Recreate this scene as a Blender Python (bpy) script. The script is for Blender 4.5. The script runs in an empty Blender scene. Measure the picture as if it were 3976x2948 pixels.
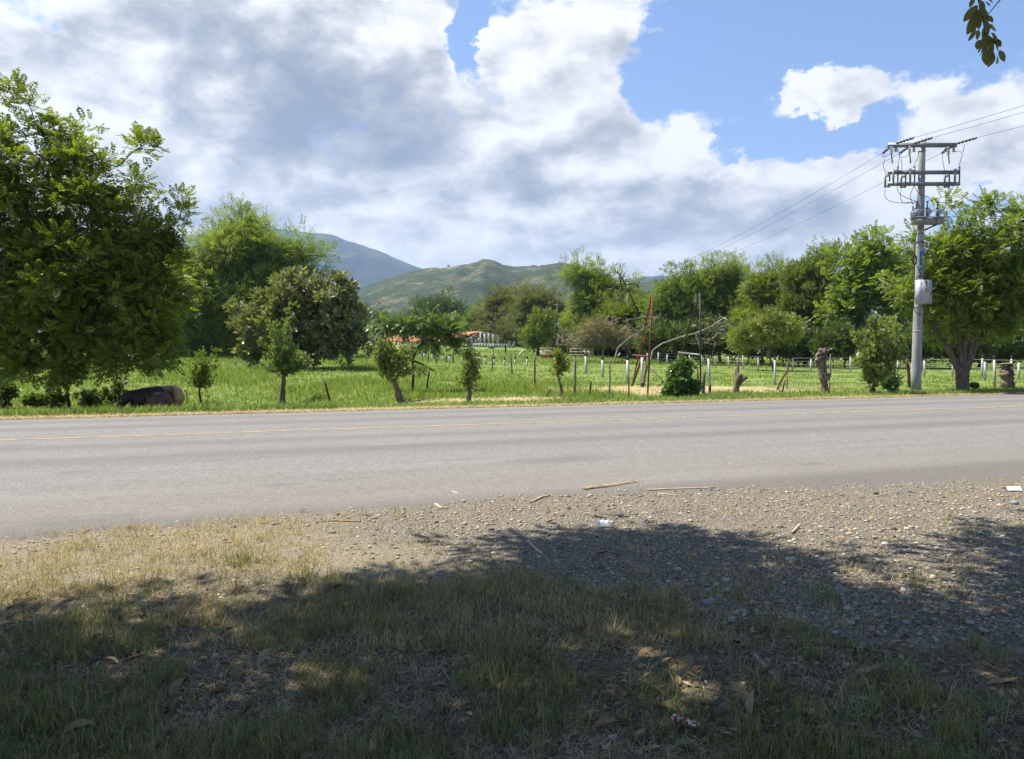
import bpy, math, random
import numpy as np
from mathutils import Vector, Matrix

# ------------------------------------------------------------------ camera, sky, sun, exposure
SC = bpy.context.scene
COL = SC.collection
F, CX, CY, HZ, EYE = 3028.0, 1988.0, 1474.0, 1372.0, 1.6      # focal length and frame centre in photograph pixels
PITCH = math.atan((CY - HZ) / F)
cam = bpy.data.cameras.new('camera'); cam.sensor_width = 36.0; cam.lens = 36.0 * F / 3976.0
cam.clip_start = 0.05; cam.clip_end = 40000
cam_o = bpy.data.objects.new('camera', cam); COL.objects.link(cam_o)
cam_o.location = (0, 0, EYE); cam_o.rotation_euler = (math.pi / 2 - PITCH, 0, 0)
SC.camera = cam_o
SC.view_settings.view_transform = 'Standard'; SC.view_settings.look = 'None'
SC.view_settings.gamma = 1.0; SC.view_settings.use_curve_mapping = False
SC.view_settings.exposure = 1.25
SC.render.engine = 'CYCLES'
SC.cycles.max_bounces = 6; SC.cycles.diffuse_bounces = 3; SC.cycles.glossy_bounces = 2
SC.cycles.transmission_bounces = 4; SC.cycles.transparent_max_bounces = 4; SC.cycles.volume_bounces = 0
SC.cycles.use_denoising = True; SC.cycles.denoising_prefilter = 'NONE'; SC.cycles.caustics_reflective = False; SC.cycles.caustics_refractive = False
SC.cycles.sample_clamp_indirect = 6.0

SUN_EL = math.radians(63.0)
SUN_H = Vector((-0.93, 0.36, 0)).normalized()                 # towards the sun, seen from above
SUN_DIR = Vector((SUN_H.x * math.cos(SUN_EL), SUN_H.y * math.cos(SUN_EL), math.sin(SUN_EL)))
sun = bpy.data.lights.new('sun', 'SUN'); sun.energy = 4.5; sun.angle = math.radians(0.53); sun.color = (1.0, 0.94, 0.84)
sun_o = bpy.data.objects.new('sun', sun); COL.objects.link(sun_o)
sun_o.rotation_euler = (-SUN_DIR).to_track_quat('-Z', 'Y').to_euler()

PR = math.cos(PITCH), math.sin(PITCH)
def ray(px, py):
    a = (px - CX) / F; b = -(py - CY) / F
    y = PR[0] + b * PR[1]; z = -PR[1] + b * PR[0]
    return a / y, z / y                                        # x and z per metre of depth
def P(px, py, d):
    rx, rz = ray(px, py); return Vector((rx * d, d, EYE + rz * d))
def azel(px, py):
    rx, rz = ray(px, py); return math.atan2(rx, 1), math.atan2(rz, math.hypot(rx, 1))

class NT:                                                      # small helper to wire shader nodes
    def __init__(s, tree): s.t = tree; s.n = tree.nodes; s.l = tree.links
    def new(s, typ, **kw):
        n = s.n.new(typ)
        for k, v in kw.items(): setattr(n, k, v)
        return n
    def put(s, sock, v):
        if v is None: return
        if isinstance(v, bpy.types.NodeSocket): s.l.new(v, sock)
        elif isinstance(v, (tuple, list)) and len(v) == 3 and sock.type == 'RGBA': sock.default_value = (*v, 1)
        else: sock.default_value = v
    def math(s, op, a, b=None, c=None, clamp=False):
        n = s.new('ShaderNodeMath', operation=op, use_clamp=clamp)
        for i, v in enumerate((a, b, c)): s.put(n.inputs[i], v)
        return n.outputs[0]
    def vec(s, op, a, b=None, out=0):
        n = s.new('ShaderNodeVectorMath', operation=op)
        s.put(n.inputs[0], a); s.put(n.inputs[1], b)
        return n.outputs[out]
    def scale(s, a, f):
        n = s.new('ShaderNodeVectorMath', operation='SCALE'); s.put(n.inputs[0], a); s.put(n.inputs['Scale'], f); return n.outputs[0]
    def rng(s, v, a, b, c=0.0, d=1.0, typ='SMOOTHSTEP'):
        n = s.new('ShaderNodeMapRange', interpolation_type=typ)
        for i, x in enumerate((v, a, b, c, d)): s.put(n.inputs[i], x)
        return n.outputs[0]
    def mix(s, f, a, b, blend='MIX'):
        n = s.new('ShaderNodeMix', data_type='RGBA', blend_type=blend)
        s.put(n.inputs[0], f); s.put(n.inputs[6], a); s.put(n.inputs[7], b)
        return n.outputs[2]
    def noise(s, vec, scale, detail=4.0, rough=0.55, dist=0.0, out='Fac', dim='3D'):
        n = s.new('ShaderNodeTexNoise', noise_dimensions=dim)
        s.put(n.inputs['Vector'], vec); n.inputs['Scale'].default_value = scale; n.inputs['Detail'].default_value = detail
        n.inputs['Roughness'].default_value = rough; n.inputs['Distortion'].default_value = dist
        return n.outputs[out]

W = bpy.data.worlds.new('World'); SC.world = W; W.use_nodes = True
w = NT(W.node_tree); w.n.clear()
sky = w.new('ShaderNodeTexSky', sky_type='NISHITA', sun_disc=False)
sky.sun_elevation = SUN_EL; sky.sun_rotation = math.atan2(SUN_H.x, SUN_H.y); sky.air_density = 1.0; sky.dust_density = 0.6; sky.ozone_density = 1.4
dirv = w.new('ShaderNodeTexCoord').outputs['Generated']
sep = w.new('ShaderNodeSeparateXYZ'); w.l.new(dirv, sep.inputs[0])
az = w.math('ARCTAN2', sep.outputs[0], sep.outputs[1]); el = w.math('ARCSINE', sep.outputs[2])
# cloud noise lives in a space flattened towards the horizon, as layers of cloud seen edge on
elc = w.math('MAXIMUM', el, 0.0)
sq = w.new('ShaderNodeCombineXYZ'); w.put(sq.inputs[0], sep.outputs[0]); w.put(sq.inputs[1], sep.outputs[1]); w.put(sq.inputs[2], w.math('MULTIPLY', w.math('POWER', elc, 0.8), 1.45))
cp = sq.outputs[0]
warp = w.vec('SUBTRACT', w.noise(cp, 9.0, 6, 0.62, 0.0, 'Color'), (0.5, 0.5, 0.5))
ae0 = w.new('ShaderNodeCombineXYZ'); w.put(ae0.inputs[0], az); w.put(ae0.inputs[1], el)
ae = w.vec('ADD', ae0.outputs[0], w.scale(warp, 0.17))
def blob(px, py, rx, ry, src, soft):
    a, e = azel(px, py)
    v = w.vec('SUBTRACT', src, (a, e, 0)); v = w.vec('MULTIPLY', v, (F / rx * 0.92, F / ry * 0.92, 0))
    return w.rng(w.vec('LENGTH', v, out=1), soft, 1.25, 1.0, 0.0)
def blobs(rows, start, src=None, soft=0.25):
    acc = start
    for px, py, rx, ry, k in rows: acc = w.math('MULTIPLY_ADD', blob(px, py, rx, ry, src or ae, soft), k, acc)
    return acc
def fluff(vec):                                                # billowing noise, rounded tops
    a = w.noise(vec, 5.0, 3, 0.5, 0.25); b = w.noise(vec, 12.0, 9, 0.57, 0.3)
    return w.math('ADD', w.math('MULTIPLY', w.math('SUBTRACT', a, 0.5), 1.5), w.math('MULTIPLY', w.math('SUBTRACT', b, 0.5), 1.7))
f0 = fluff(cp)
COV = [(1080, 300, 780, 480, .95), (420, 420, 640, 440, .8), (1200, 40, 640, 260, .6), (60, 280, 280, 330, .35), (2160, 560, 330, 500, .85), (2010, 250, 130, 230, .5), (2330, 330, 200, 220, .45), (2640, 650, 260, 330, .85),
       (2000, 920, 1600, 260, .8), (2980, 840, 430, 230, .7), (3250, 350, 170, 100, 1.1), (3000, 415, 190, 75, .85),
       (3520, 560, 320, 190, .75), (3850, 430, 280, 210, .65), (2330, 60, 240, 120, .75), (3960, 680, 230, 130, .8), (3350, 960, 620, 130, .6),
       (3560, 130, 260, 70, .22), (3330, 90, 120, 90, .2), (2760, 90, 90, 50, .3),
       (1740, 600, 300, 170, .7), (1835, 110, 80, 170, -1.15), (2900, 240, 430, 220, -.85), (3480, 130, 560, 160, -.36), (3200, 545, 400, 75, -.85), (3720, 800, 300, 90, -.6), (110, 30, 170, 90, -.6), (2560, 300, 120, 110, -.5), (2960, 540, 130, 110, -.4)]
cov = w.math('ADD', w.math('ADD', blobs(COV, -0.24), w.rng(el, 0.02, 0.24, 0.75, 0.0)), f0)
dens = w.rng(cov, -0.05, 0.46)
# light and shade: compare with the cloud a little further towards the sun
f1 = fluff(w.vec('ADD', cp, (-0.030, 0.0, 0.034)))
slope = w.math('SUBTRACT', f0, f1)
DRK = [(1270, 480, 460, 290, .70), (950, 210, 330, 200, .26), (520, 300, 280, 150, .34), (760, 40, 260, 90, .26), (1640, 370, 180, 260, .26), (1480, 570, 300, 130, .26),
       (2070, 690, 270, 130, .55), (2420, 480, 160, 130, .18), (2900, 900, 400, 70, .2), (1800, 780, 200, 80, .2), (2690, 730, 250, 80, .34), (1180, 840, 420, 90, .34), (700, 790, 300, 130, .22), (2250, 850, 700, 70, .14), (3300, 1010, 600, 60, .14), (3100, 840, 260, 70, .16), (2330, 560, 120, 80, .16)]
dark = blobs(DRK, 0.12, w.vec('ADD', ae0.outputs[0], w.scale(warp, 0.10)), 0.15)
dark = w.math('SUBTRACT', dark, w.math('MULTIPLY', slope, 1.0))
dark = w.math('ADD', dark, w.math('MULTIPLY', w.math('SUBTRACT', w.noise(cp, 30.0, 6, 0.6), 0.5), 0.25))
dark = w.math('ADD', dark, w.rng(cov, 0.15, 1.3, -0.15, 0.10))
ramp = w.new('ShaderNodeValToRGB'); w.put(ramp.inputs[0], dark)
CL = 10.0
cr = ramp.color_ramp; cr.elements[0].position = 0.0; cr.elements[0].color = (0.455, 0.453, 0.450, 1); cr.elements[1].position = 1.0; cr.elements[1].color = (0.108, 0.128, 0.158, 1)
for ps, c in ((0.22, (0.368, 0.366, 0.362)), (0.5, (0.236, 0.243, 0.253)), (0.75, (0.160, 0.174, 0.195))):
    e = cr.elements.new(ps); e.color = (*c, 1)
ccol = w.mix(w.rng(el, 0.0, 0.16, 0.55, 0.0), ramp.outputs[0], (0.300, 0.318, 0.340))
ccol = w.scale(ccol, CL)
skyc = w.mix(1.0, sky.outputs[0], (0.57, 0.64, 0.75), 'MULTIPLY')
wc = w.mix(dens, skyc, ccol)
bg = w.new('ShaderNodeBackground'); w.put(bg.inputs[0], wc); bg.inputs[1].default_value = 0.1
wo = w.new('ShaderNodeOutputWorld'); w.l.new(bg.outputs[0], wo.inputs[0])
W.cycles.sampling_method = 'MANUAL'; W.cycles.sample_map_resolution = 512

# ------------------------------------------------------------------ numpy noise and terrain
def _hash(ix, iy, seed):
    h = (ix * 374761393 + iy * 668265263 + seed * 1442695041) & 0xFFFFFFFF
    h = ((h ^ (h >> 13)) * 1274126177) & 0xFFFFFFFF
    return ((h ^ (h >> 16)) & 0xFFFF) / 65535.0
def vnoise(x, y, seed=0):
    x = np.asarray(x, float); y = np.asarray(y, float)
    ix = np.floor(x).astype(np.int64); iy = np.floor(y).astype(np.int64)
    fx = x - ix; fy = y - iy; fx = fx * fx * (3 - 2 * fx); fy = fy * fy * (3 - 2 * fy)
    a = _hash(ix, iy, seed); b = _hash(ix + 1, iy, seed); c = _hash(ix, iy + 1, seed); d = _hash(ix + 1, iy + 1, seed)
    return (a + (b - a) * fx) * (1 - fy) + (c + (d - c) * fx) * fy
def fbm(x, y, o=4, seed=0, gain=0.5):
    s = 0; a = 1; t = 0
    for i in range(o):
        s = s + a * vnoise(np.asarray(x) * 2 ** i + 17.3 * i, np.asarray(y) * 2 ** i - 9.1 * i, seed + i); t += a; a *= gain
    return s / t
def sst(a, b, x):
    t = np.clip((np.asarray(x, float) - a) / (b - a), 0, 1); return t * t * (3 - 2 * t)
RA = math.radians(20.2); RD = (math.cos(RA), math.sin(RA)); RN = (-math.sin(RA), math.cos(RA))
def sq_of(x, y): return x * RD[0] + y * RD[1], x * RN[0] + y * RN[1]
def xy_of(s, q): return s * RD[0] + q * RN[0], s * RD[1] + q * RN[1]
Q_NEAR, Q_LINE, Q_FAR = 8.0, 16.35, 21.86
def q_near(s):                                                 # the frayed near edge of the asphalt
    s = np.asarray(s, float)
    return np.interp(s, [-30, -2, 1.5, 3.5, 5.5, 10, 30], [8.1, 8.05, 8.2, 8.38, 7.95, 7.25, 7.0]) + 0.16 * (fbm(s * 1.3, 0 * s + 3.0, 4, 5) - 0.5)
def q_far(s): return Q_FAR + 0.14 * (fbm(np.asarray(s, float) * 0.9, 0 * np.asarray(s, float) + 8.0, 4, 9) - 0.5)
def q_lawn(s): return np.interp(s, [-12, -1.5, 0, 2, 2.8, 3.4, 4.1, 8], [6.5, 6.3, 6.1, 5.4, 4.5, 3.6, 3.0, 2.6])   # where the shaded grass gives way to verge and gravel
def terr(x, y, fine=True):
    x = np.asarray(x, float); y = np.asarray(y, float)
    s, q = sq_of(x, y)
    a = x / (np.abs(y) + 20.0)
    slope = np.interp(a, [-0.35, -0.16, 0.0, 0.16, 0.3], [0.031, 0.028, 0.0225, 0.011, 0.004])
    yy = np.clip(y - 38.0, 0, 180.0)
    h = slope * yy * sst(0, 14, yy)
    far = sst(22.6, 24.0, q)
    h = h - 0.03 + 0.0 * far
    dip = sst(23.2, 25.6, q) * (1 - sst(33, 46, q)) * (1 - sst(1.5, 7.0, s))
    h = h - 0.90 * dip
    if fine:
        bump = (fbm(x * 0.35, y * 0.35, 3, 3) - 0.5)
        h = h + bump * np.where(q > 22.5, 0.22 * far, 0.06 * sst(8.0, 6.5, q))
    return h
def G(px, py):                                                 # the point of the ground seen at a pixel
    rx, rz = ray(px, py)
    y = np.concatenate([np.arange(1.5, 60, 0.02), np.arange(60, 420, 0.1)])
    z = EYE + rz * y; t = terr(rx * y, y, False)
    k = np.argmax(z <= t)
    if not (z <= t).any(): k = len(y) - 1
    return Vector((rx * y[k], y[k], float(terr(rx * y[k], y[k]))))
def B(px, d, sink=0.0):                                        # the ground at a pixel column and a depth
    rx, _ = ray(px, HZ); return Vector((rx * d, d, float(terr(rx * d, d)) - sink))

# ------------------------------------------------------------------ mesh and material helpers
def mesh_np(name, V, quads=None, tris=None, mats=(), smooth=False, midx=None):
    me = bpy.data.meshes.new(name)
    V = np.asarray(V, np.float32).reshape(-1, 3)
    q = np.zeros((0, 4), np.int32) if quads is None or len(quads) == 0 else np.asarray(quads, np.int32)
    t = np.zeros((0, 3), np.int32) if tris is None or len(tris) == 0 else np.asarray(tris, np.int32)
    me.vertices.add(len(V)); me.vertices.foreach_set('co', V.ravel())
    me.loops.add(q.size + t.size); me.loops.foreach_set('vertex_index', np.concatenate([q.ravel(), t.ravel()]))
    n = len(q) + len(t); me.polygons.add(n)
    me.polygons.foreach_set('loop_start', np.concatenate([np.arange(len(q)) * 4, q.size + np.arange(len(t)) * 3]).astype(np.int32))
    if smooth: me.polygons.foreach_set('use_smooth', np.ones(n, bool))
    if midx is not None: me.polygons.foreach_set('material_index', np.asarray(midx, np.int32))
    me.update(calc_edges=True)
    for m in mats if isinstance(mats, (tuple, list)) else (mats,): me.materials.append(m)
    return me
def tag(o, label=None, cat=None, group=None, kind=None):
    if label: o['label'] = label
    if cat: o['category'] = cat
    if group: o['group'] = group
    if kind: o['kind'] = kind
    return o
def link(name, me, parent=None, loc=None, rot=None, **kw):
    o = bpy.data.objects.new(name, me); COL.objects.link(o)
    if parent is not None: o.parent = parent
    if loc is not None: o.location = loc
    if rot is not None: o.rotation_euler = rot
    return tag(o, **kw)
def empty(name, loc, label, cat, group=None, rot=None):
    o = bpy.data.objects.new(name, None); COL.objects.link(o); o.location = loc; o.empty_display_size = 0.2
    if rot is not None: o.rotation_euler = rot
    return tag(o, label, cat, group)
class MB:
    """collects shapes; build() links them as one mesh object"""
    def __init__(s): s.V = []; s.Q = []; s.T = []; s.n = 0
    def add(s, V, Q=None, T=None):
        V = np.asarray(V, float).reshape(-1, 3)
        if Q is not None and len(Q): s.Q.append(np.asarray(Q, np.int64) + s.n)
        if T is not None and len(T): s.T.append(np.asarray(T, np.int64) + s.n)
        s.V.append(V); s.n += len(V); return s
    def box(s, c, size, rot=None, taper=1.0):
        x, y, z = (k / 2 for k in size)
        V = np.array([(-x, -y, -z), (x, -y, -z), (x, y, -z), (-x, y, -z), (-x * taper, -y * taper, z), (x * taper, -y * taper, z), (x * taper, y * taper, z), (-x * taper, y * taper, z)])
        if rot is not None: V = V @ np.array(rot).T
        return s.add(V + np.asarray(c, float), [(3, 2, 1, 0), (4, 5, 6, 7), (0, 1, 5, 4), (1, 2, 6, 5), (2, 3, 7, 6), (3, 0, 4, 7)])
    def tube(s, pts, rad, sides=6, cap=True, jit=0.0, rs=None):
        pts = np.asarray(pts, float); n = len(pts); rad = np.broadcast_to(np.asarray(rad, float), (n,))
        tg = np.gradient(pts, axis=0); tg /= np.linalg.norm(tg, axis=1)[:, None] + 1e-9
        up = np.array([0, 0, 1.0]) if abs(tg[0, 2]) < 0.9 else np.array([0, 1.0, 0])
        V = []
        for i in range(n):
            a = np.cross(up, tg[i]); a /= np.linalg.norm(a) + 1e-9; b = np.cross(tg[i], a); up = b
            th = np.arange(sides) / sides * 2 * np.pi
            r = rad[i] * (1 + (rs.uniform(-jit, jit, sides) if jit and rs is not None else 0))
            V.append(pts[i] + (np.cos(th) * r)[:, None] * a + (np.sin(th) * r)[:, None] * b)
        V = np.concatenate(V)
        Q = [(i * sides + k, i * sides + (k + 1) % sides, (i + 1) * sides + (k + 1) % sides, (i + 1) * sides + k) for i in range(n - 1) for k in range(sides)]
        T = []
        if cap:
            V = np.concatenate([V, pts[:1], pts[-1:]]); c0 = n * sides
            T = [(c0, (k + 1) % sides, k) for k in range(sides)] + [(c0 + 1, (n - 1) * sides + k, (n - 1) * sides + (k + 1) % sides) for k in range(sides)]
        return s.add(V, Q, T)
    def lathe(s, prof, a, b, sides=10):
        """profile [(t along a->b, radius)]"""
        a = np.asarray(a, float); b = np.asarray(b, float)
        return s.tube([a + (b - a) * t for t, r in prof], [r for t, r in prof], sides)
    def shifted(s, off):
        s.V = [v - np.asarray(off, float) for v in s.V]; return s
    def mesh(s, name, mats, smooth=False):
        return mesh_np(name, np.concatenate(s.V), np.concatenate(s.Q) if s.Q else None, np.concatenate(s.T) if s.T else None, mats, smooth)
    def build(s, name, mats, parent=None, smooth=False, origin=None, **kw):
        if origin is not None: s.shifted(origin)
        return link(name, s.mesh(name, mats, smooth), parent, **kw)

def mat(name, c1, c2=None, scale=6.0, rough=0.85, metal=0.0, bump=0.0, bscale=None, detail=6.0, spec=0.3, c3=None, contrast=(0.3, 0.7), coord='Object', stretch=None):
    m = bpy.data.materials.new(name); m.use_nodes = True; t = NT(m.node_tree)
    p = t.n['Principled BSDF']; p.inputs['Roughness'].default_value = rough; p.inputs['Metallic'].default_value = metal
    p.inputs['Specular IOR Level'].default_value = spec
    co = t.new('ShaderNodeTexCoord').outputs[coord]
    if stretch: co = t.vec('MULTIPLY', co, stretch)
    if c2 is None: c2 = tuple(k * 0.8 for k in c1)
    f = t.noise(co, scale, detail, 0.62); col = t.mix(t.rng(f, *contrast), c2, c1)
    if c3: col = t.mix(t.rng(t.noise(co, scale * 0.31, 4), 0.52, 0.66), col, c3)
    t.put(p.inputs['Base Color'], col)
    if bump:
        b = t.new('ShaderNodeBump'); b.inputs['Strength'].default_value = 1.0; b.inputs['Distance'].default_value = bump
        t.put(b.inputs['Height'], t.noise(co, bscale or scale * 2, 6, 0.65)); t.put(p.inputs['Normal'], b.outputs[0])
    return m
def leafmat(name, c1, c2, c3=None, f3=0.06, trans=0.35, rough=0.45, spec=0.35, tint=(1.25, 1.35, 0.5)):
    m = bpy.data.materials.new(name); m.use_nodes = True; t = NT(m.node_tree)
    p = t.n['Principled BSDF']; out = t.n['Material Output']
    p.inputs['Roughness'].default_value = rough; p.inputs['Specular IOR Level'].default_value = spec
    r = t.new('ShaderNodeNewGeometry').outputs['Random Per Island']
    co = t.new('ShaderNodeTexCoord').outputs['Object']
    k = t.math('ADD', t.math('MULTIPLY', r, 0.6), t.rng(t.noise(co, 0.9, 3), 0.35, 0.65, 0.0, 0.4))
    col = t.mix(k, c1, c2)
    if c3: col = t.mix(t.math('GREATER_THAN', t.math('FRACT', t.math('MULTIPLY', r, 37.7)), 1 - f3), col, c3)
    t.put(p.inputs['Base Color'], col)
    tr = t.new('ShaderNodeBsdfTranslucent'); t.put(tr.inputs[0], t.mix(1.0, col, tint, 'MULTIPLY'))
    mx = t.new('ShaderNodeMixShader'); mx.inputs[0].default_value = trans
    t.l.new(p.outputs[0], mx.inputs[1]); t.l.new(tr.outputs[0], mx.inputs[2]); t.l.new(mx.outputs[0], out.inputs[0])
    return m

# ------------------------------------------------------------------ ground
def seq(*parts):
    out = []
    for a, b, st in parts: out += list(np.arange(a, b, st))
    return np.array(out)
def geo(a, b, st, k):
    out = [a]
    while out[-1] < b: out.append(out[-1] + st); st *= k
    return np.array(out)
s_pos = np.concatenate([np.arange(-9, 16, 0.2), geo(16, 9000, 0.3, 1.13)]); s_neg = -geo(9.2, 9000, 0.3, 1.13)[::-1]
SL = np.concatenate([s_neg, s_pos])
QL = np.concatenate([-geo(3.1, 120, 0.4, 1.25)[::-1], np.arange(-2.9, 6.0, 0.2), np.arange(6.0, 9.3, 0.11), np.arange(9.8, 20.8, 2.2), np.arange(21.2, 23.2, 0.12), geo(23.3, 9000, 0.2, 1.06)])
S2, Q2 = np.meshgrid(SL, QL)
X2, Y2 = xy_of(S2, Q2)
Z2 = terr(X2, Y2)
under = sst(-0.02, 0.1, Q2 - q_near(S2) - 0.10) * (1 - sst(-0.1, 0.02, Q2 - q_far(S2) + 0.10))
Z2 = Z2 - 0.10 * under
verge = (Q2 < Q_NEAR + 0.8) & (Q2 > -6)
Z2 = Z2 + verge * (0.028 * (fbm(X2 * 3.1, Y2 * 3.1, 3, 41) - 0.5) + 0.012 * (fbm(X2 * 12, Y2 * 12, 2, 42) - 0.5))
nr, nc = S2.shape
idx = np.arange(nr * nc).reshape(nr, nc)
quads = np.stack([idx[:-1, :-1], idx[:-1, 1:], idx[1:, 1:], idx[1:, :-1]], -1).reshape(-1, 4)
# what grows or lies where: r = gravel, g = green cover, b = dry straw, on the vertices; the material gives each its colour
nz = fbm(X2 * 0.8, Y2 * 0.8, 4, 51); nz2 = fbm(X2 * 0.25, Y2 * 0.25, 3, 52)
QB = q_lawn(S2) + (nz - .5) * 1.2
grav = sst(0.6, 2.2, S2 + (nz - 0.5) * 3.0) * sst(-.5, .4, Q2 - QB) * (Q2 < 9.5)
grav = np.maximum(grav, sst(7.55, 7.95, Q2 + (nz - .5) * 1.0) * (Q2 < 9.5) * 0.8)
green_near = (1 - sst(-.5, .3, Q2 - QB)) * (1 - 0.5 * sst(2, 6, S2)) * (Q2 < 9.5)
hay = sst(12, 16, S2 + (nz2 - 0.5) * 6) * (1 - .75 * sst(22, 29, S2 + (nz2 - .5) * 8)) * sst(25.0, 27.0, Q2 + (nz - .5) * 2) * (1 - sst(32, 36, Q2 + (nz2 - .5) * 6))
hay = np.maximum(hay, 0.9 * sst(0.0, 3.5, S2 + (nz - .5) * 3) * sst(23.6, 24.6, Q2) * (1 - sst(26.3, 27.8, Q2 + (nz - .5) * 2)) * (1 - sst(11, 14, S2)))
hay = np.maximum(hay, 0.85 * sst(23.7, 24.5, Q2) * (1 - sst(25.5, 26.8, Q2 + (nz - .5) * 2)) * (S2 < 1) * sst(0.48, 0.56, nz2))
strip = sst(21.5, 21.8, Q2) * (1 - sst(22.8, 23.4, Q2 + (nz - 0.5) * 0.5))
green_far = (Q2 > 21) * 1.0
gcol = np.zeros((nr * nc, 4), np.float32); gcol[:, 3] = 1
gcol[:, 0] = grav.ravel(); gcol[:, 1] = np.clip(green_near + green_far * (1 - np.maximum(hay, strip)), 0, 1).ravel(); gcol[:, 2] = np.clip(np.maximum(hay, strip), 0, 1).ravel()
V = np.stack([X2, Y2, Z2], -1).reshape(-1, 3)

gm = bpy.data.materials.new('ground_cover'); gm.use_nodes = True; t = NT(gm.node_tree); p = t.n['Principled BSDF']; p.inputs['Roughness'].default_value = 0.95; p.inputs['Specular IOR Level'].default_value = 0.15
co = t.new('ShaderNodeTexCoord').outputs['Object']
at = t.new('ShaderNodeAttribute', attribute_name='cover'); sp = t.new('ShaderNodeSeparateColor'); t.l.new(at.outputs['Color'], sp.inputs[0])
nA = t.noise(co, 2.2, 8, 0.65); nB = t.noise(co, 26.0, 6, 0.7); nC = t.noise(co, 0.22, 6, 0.6); nD = t.noise(co, 90.0, 4, 0.7)
soil = t.mix(t.rng(nB, 0.35, 0.65), (0.14, 0.12, 0.09), (0.26, 0.225, 0.17))
soil = t.mix(t.rng(nD, 0.45, 0.7), soil, (0.36, 0.31, 0.215))
vor = t.new('ShaderNodeTexVoronoi'); t.put(vor.inputs['Vector'], co); vor.inputs['Scale'].default_value = 58.0
stone = t.mix(vor.outputs['Color'], (0.17, 0.152, 0.125), (0.47, 0.42, 0.335)); stone = t.mix(t.rng(vor.outputs['Distance'], 0.3, 0.65), stone, (0.12, 0.10, 0.075))
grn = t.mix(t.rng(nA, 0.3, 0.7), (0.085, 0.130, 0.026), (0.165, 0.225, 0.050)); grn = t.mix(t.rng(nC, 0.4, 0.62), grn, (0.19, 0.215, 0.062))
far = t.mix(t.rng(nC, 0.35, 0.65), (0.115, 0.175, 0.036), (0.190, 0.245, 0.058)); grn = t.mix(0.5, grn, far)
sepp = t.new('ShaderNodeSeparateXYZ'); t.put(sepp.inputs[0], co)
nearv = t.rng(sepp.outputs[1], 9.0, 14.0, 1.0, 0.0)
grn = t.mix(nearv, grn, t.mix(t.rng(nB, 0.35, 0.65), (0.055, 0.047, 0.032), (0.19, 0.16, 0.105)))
strw = t.mix(t.rng(nB, 0.3, 0.7), (0.22, 0.17, 0.075), (0.50, 0.41, 0.22)); strw = t.mix(t.rng(nA, 0.55, 0.75), strw, (0.21, 0.23, 0.075))
c = t.mix(t.math('MULTIPLY', sp.outputs[0], 1.0), soil, stone)
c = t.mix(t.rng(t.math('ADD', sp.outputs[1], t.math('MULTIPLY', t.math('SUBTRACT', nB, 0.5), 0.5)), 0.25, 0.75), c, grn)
c = t.mix(t.rng(t.math('ADD', sp.outputs[2], t.math('MULTIPLY', t.math('SUBTRACT', nB, 0.5), 0.6)), 0.25, 0.7), c, strw)
t.put(p.inputs['Base Color'], c)
bu = t.new('ShaderNodeBump'); bu.inputs['Distance'].default_value = 0.03; t.put(bu.inputs['Height'], t.math('ADD', nB, t.math('MULTIPLY', vor.outputs['Distance'], t.math('MULTIPLY', sp.outputs[0], -0.6)))); t.put(p.inputs['Normal'], bu.outputs[0])
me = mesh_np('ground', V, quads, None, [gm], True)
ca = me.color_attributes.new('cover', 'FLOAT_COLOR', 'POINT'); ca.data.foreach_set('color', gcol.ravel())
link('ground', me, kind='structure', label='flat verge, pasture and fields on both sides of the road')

# ------------------------------------------------------------------ road
rs_ = np.concatenate([-geo(14.1, 900, 0.3, 1.12)[::-1], np.arange(-14, 40, 0.14), geo(40, 900, 0.3, 1.12)])
fr = np.array([-0.06, 0.0, 0.012, 0.03, 0.08, 0.2, 0.35, 0.5, 0.65, 0.8, 0.92, 0.985, 1.0, 1.004])
qa, qb = q_near(rs_), q_far(rs_)
RQ = qa[None, :] + (qb - qa)[None, :] * fr[:, None]; RSS = np.repeat(rs_[None, :], len(fr), 0)
RX, RY = xy_of(RSS, RQ)
prof = np.array([-0.09, -0.018, -0.004, 0.004, 0.012, 0.02, 0.028, 0.03, 0.028, 0.02, 0.012, 0.002, -0.01, -0.08])
RZ = np.repeat(prof[:, None], len(rs_), 1) + 0.0
RZ[1] += 0.012 * (fbm(rs_ * 6, 0 * rs_, 2, 77) - 0.5)
nr2, nc2 = RX.shape; ii = np.arange(nr2 * nc2).reshape(nr2, nc2)
rq = np.stack([ii[:-1, :-1], ii[:-1, 1:], ii[1:, 1:], ii[1:, :-1]], -1).reshape(-1, 4)
am = bpy.data.materials.new('worn_asphalt'); am.use_nodes = True; t = NT(am.node_tree); p = t.n['Principled BSDF']; p.inputs['Roughness'].default_value = 0.82; p.inputs['Specular IOR Level'].default_value = 0.25
co = t.new('ShaderNodeTexCoord').outputs['Object']
rot = t.new('ShaderNodeVectorRotate', rotation_type='Z_AXIS'); t.put(rot.inputs['Vector'], co); rot.inputs['Angle'].default_value = -RA
rc = rot.outputs[0]; sx = t.new('ShaderNodeSeparateXYZ'); t.put(sx.inputs[0], rc)
fineN = t.noise(rc, 55.0, 4, 0.75); midN = t.noise(rc, 9.0, 6, 0.65); lng = t.noise(t.vec('MULTIPLY', rc, (0.10, 1.6, 1.0)), 1.0, 6, 0.6); pat = t.noise(rc, 0.45, 5, 0.6)
vo = t.new('ShaderNodeTexVoronoi'); t.put(vo.inputs['Vector'], rc); vo.inputs['Scale'].default_value = 60.0
c = t.mix(t.rng(lng, 0.3, 0.7), (0.132, 0.125, 0.115), (0.179, 0.170, 0.158))
c = t.mix(t.rng(pat, 0.40, 0.62, 0.0, 0.8), c, (0.152, 0.142, 0.123))
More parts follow.
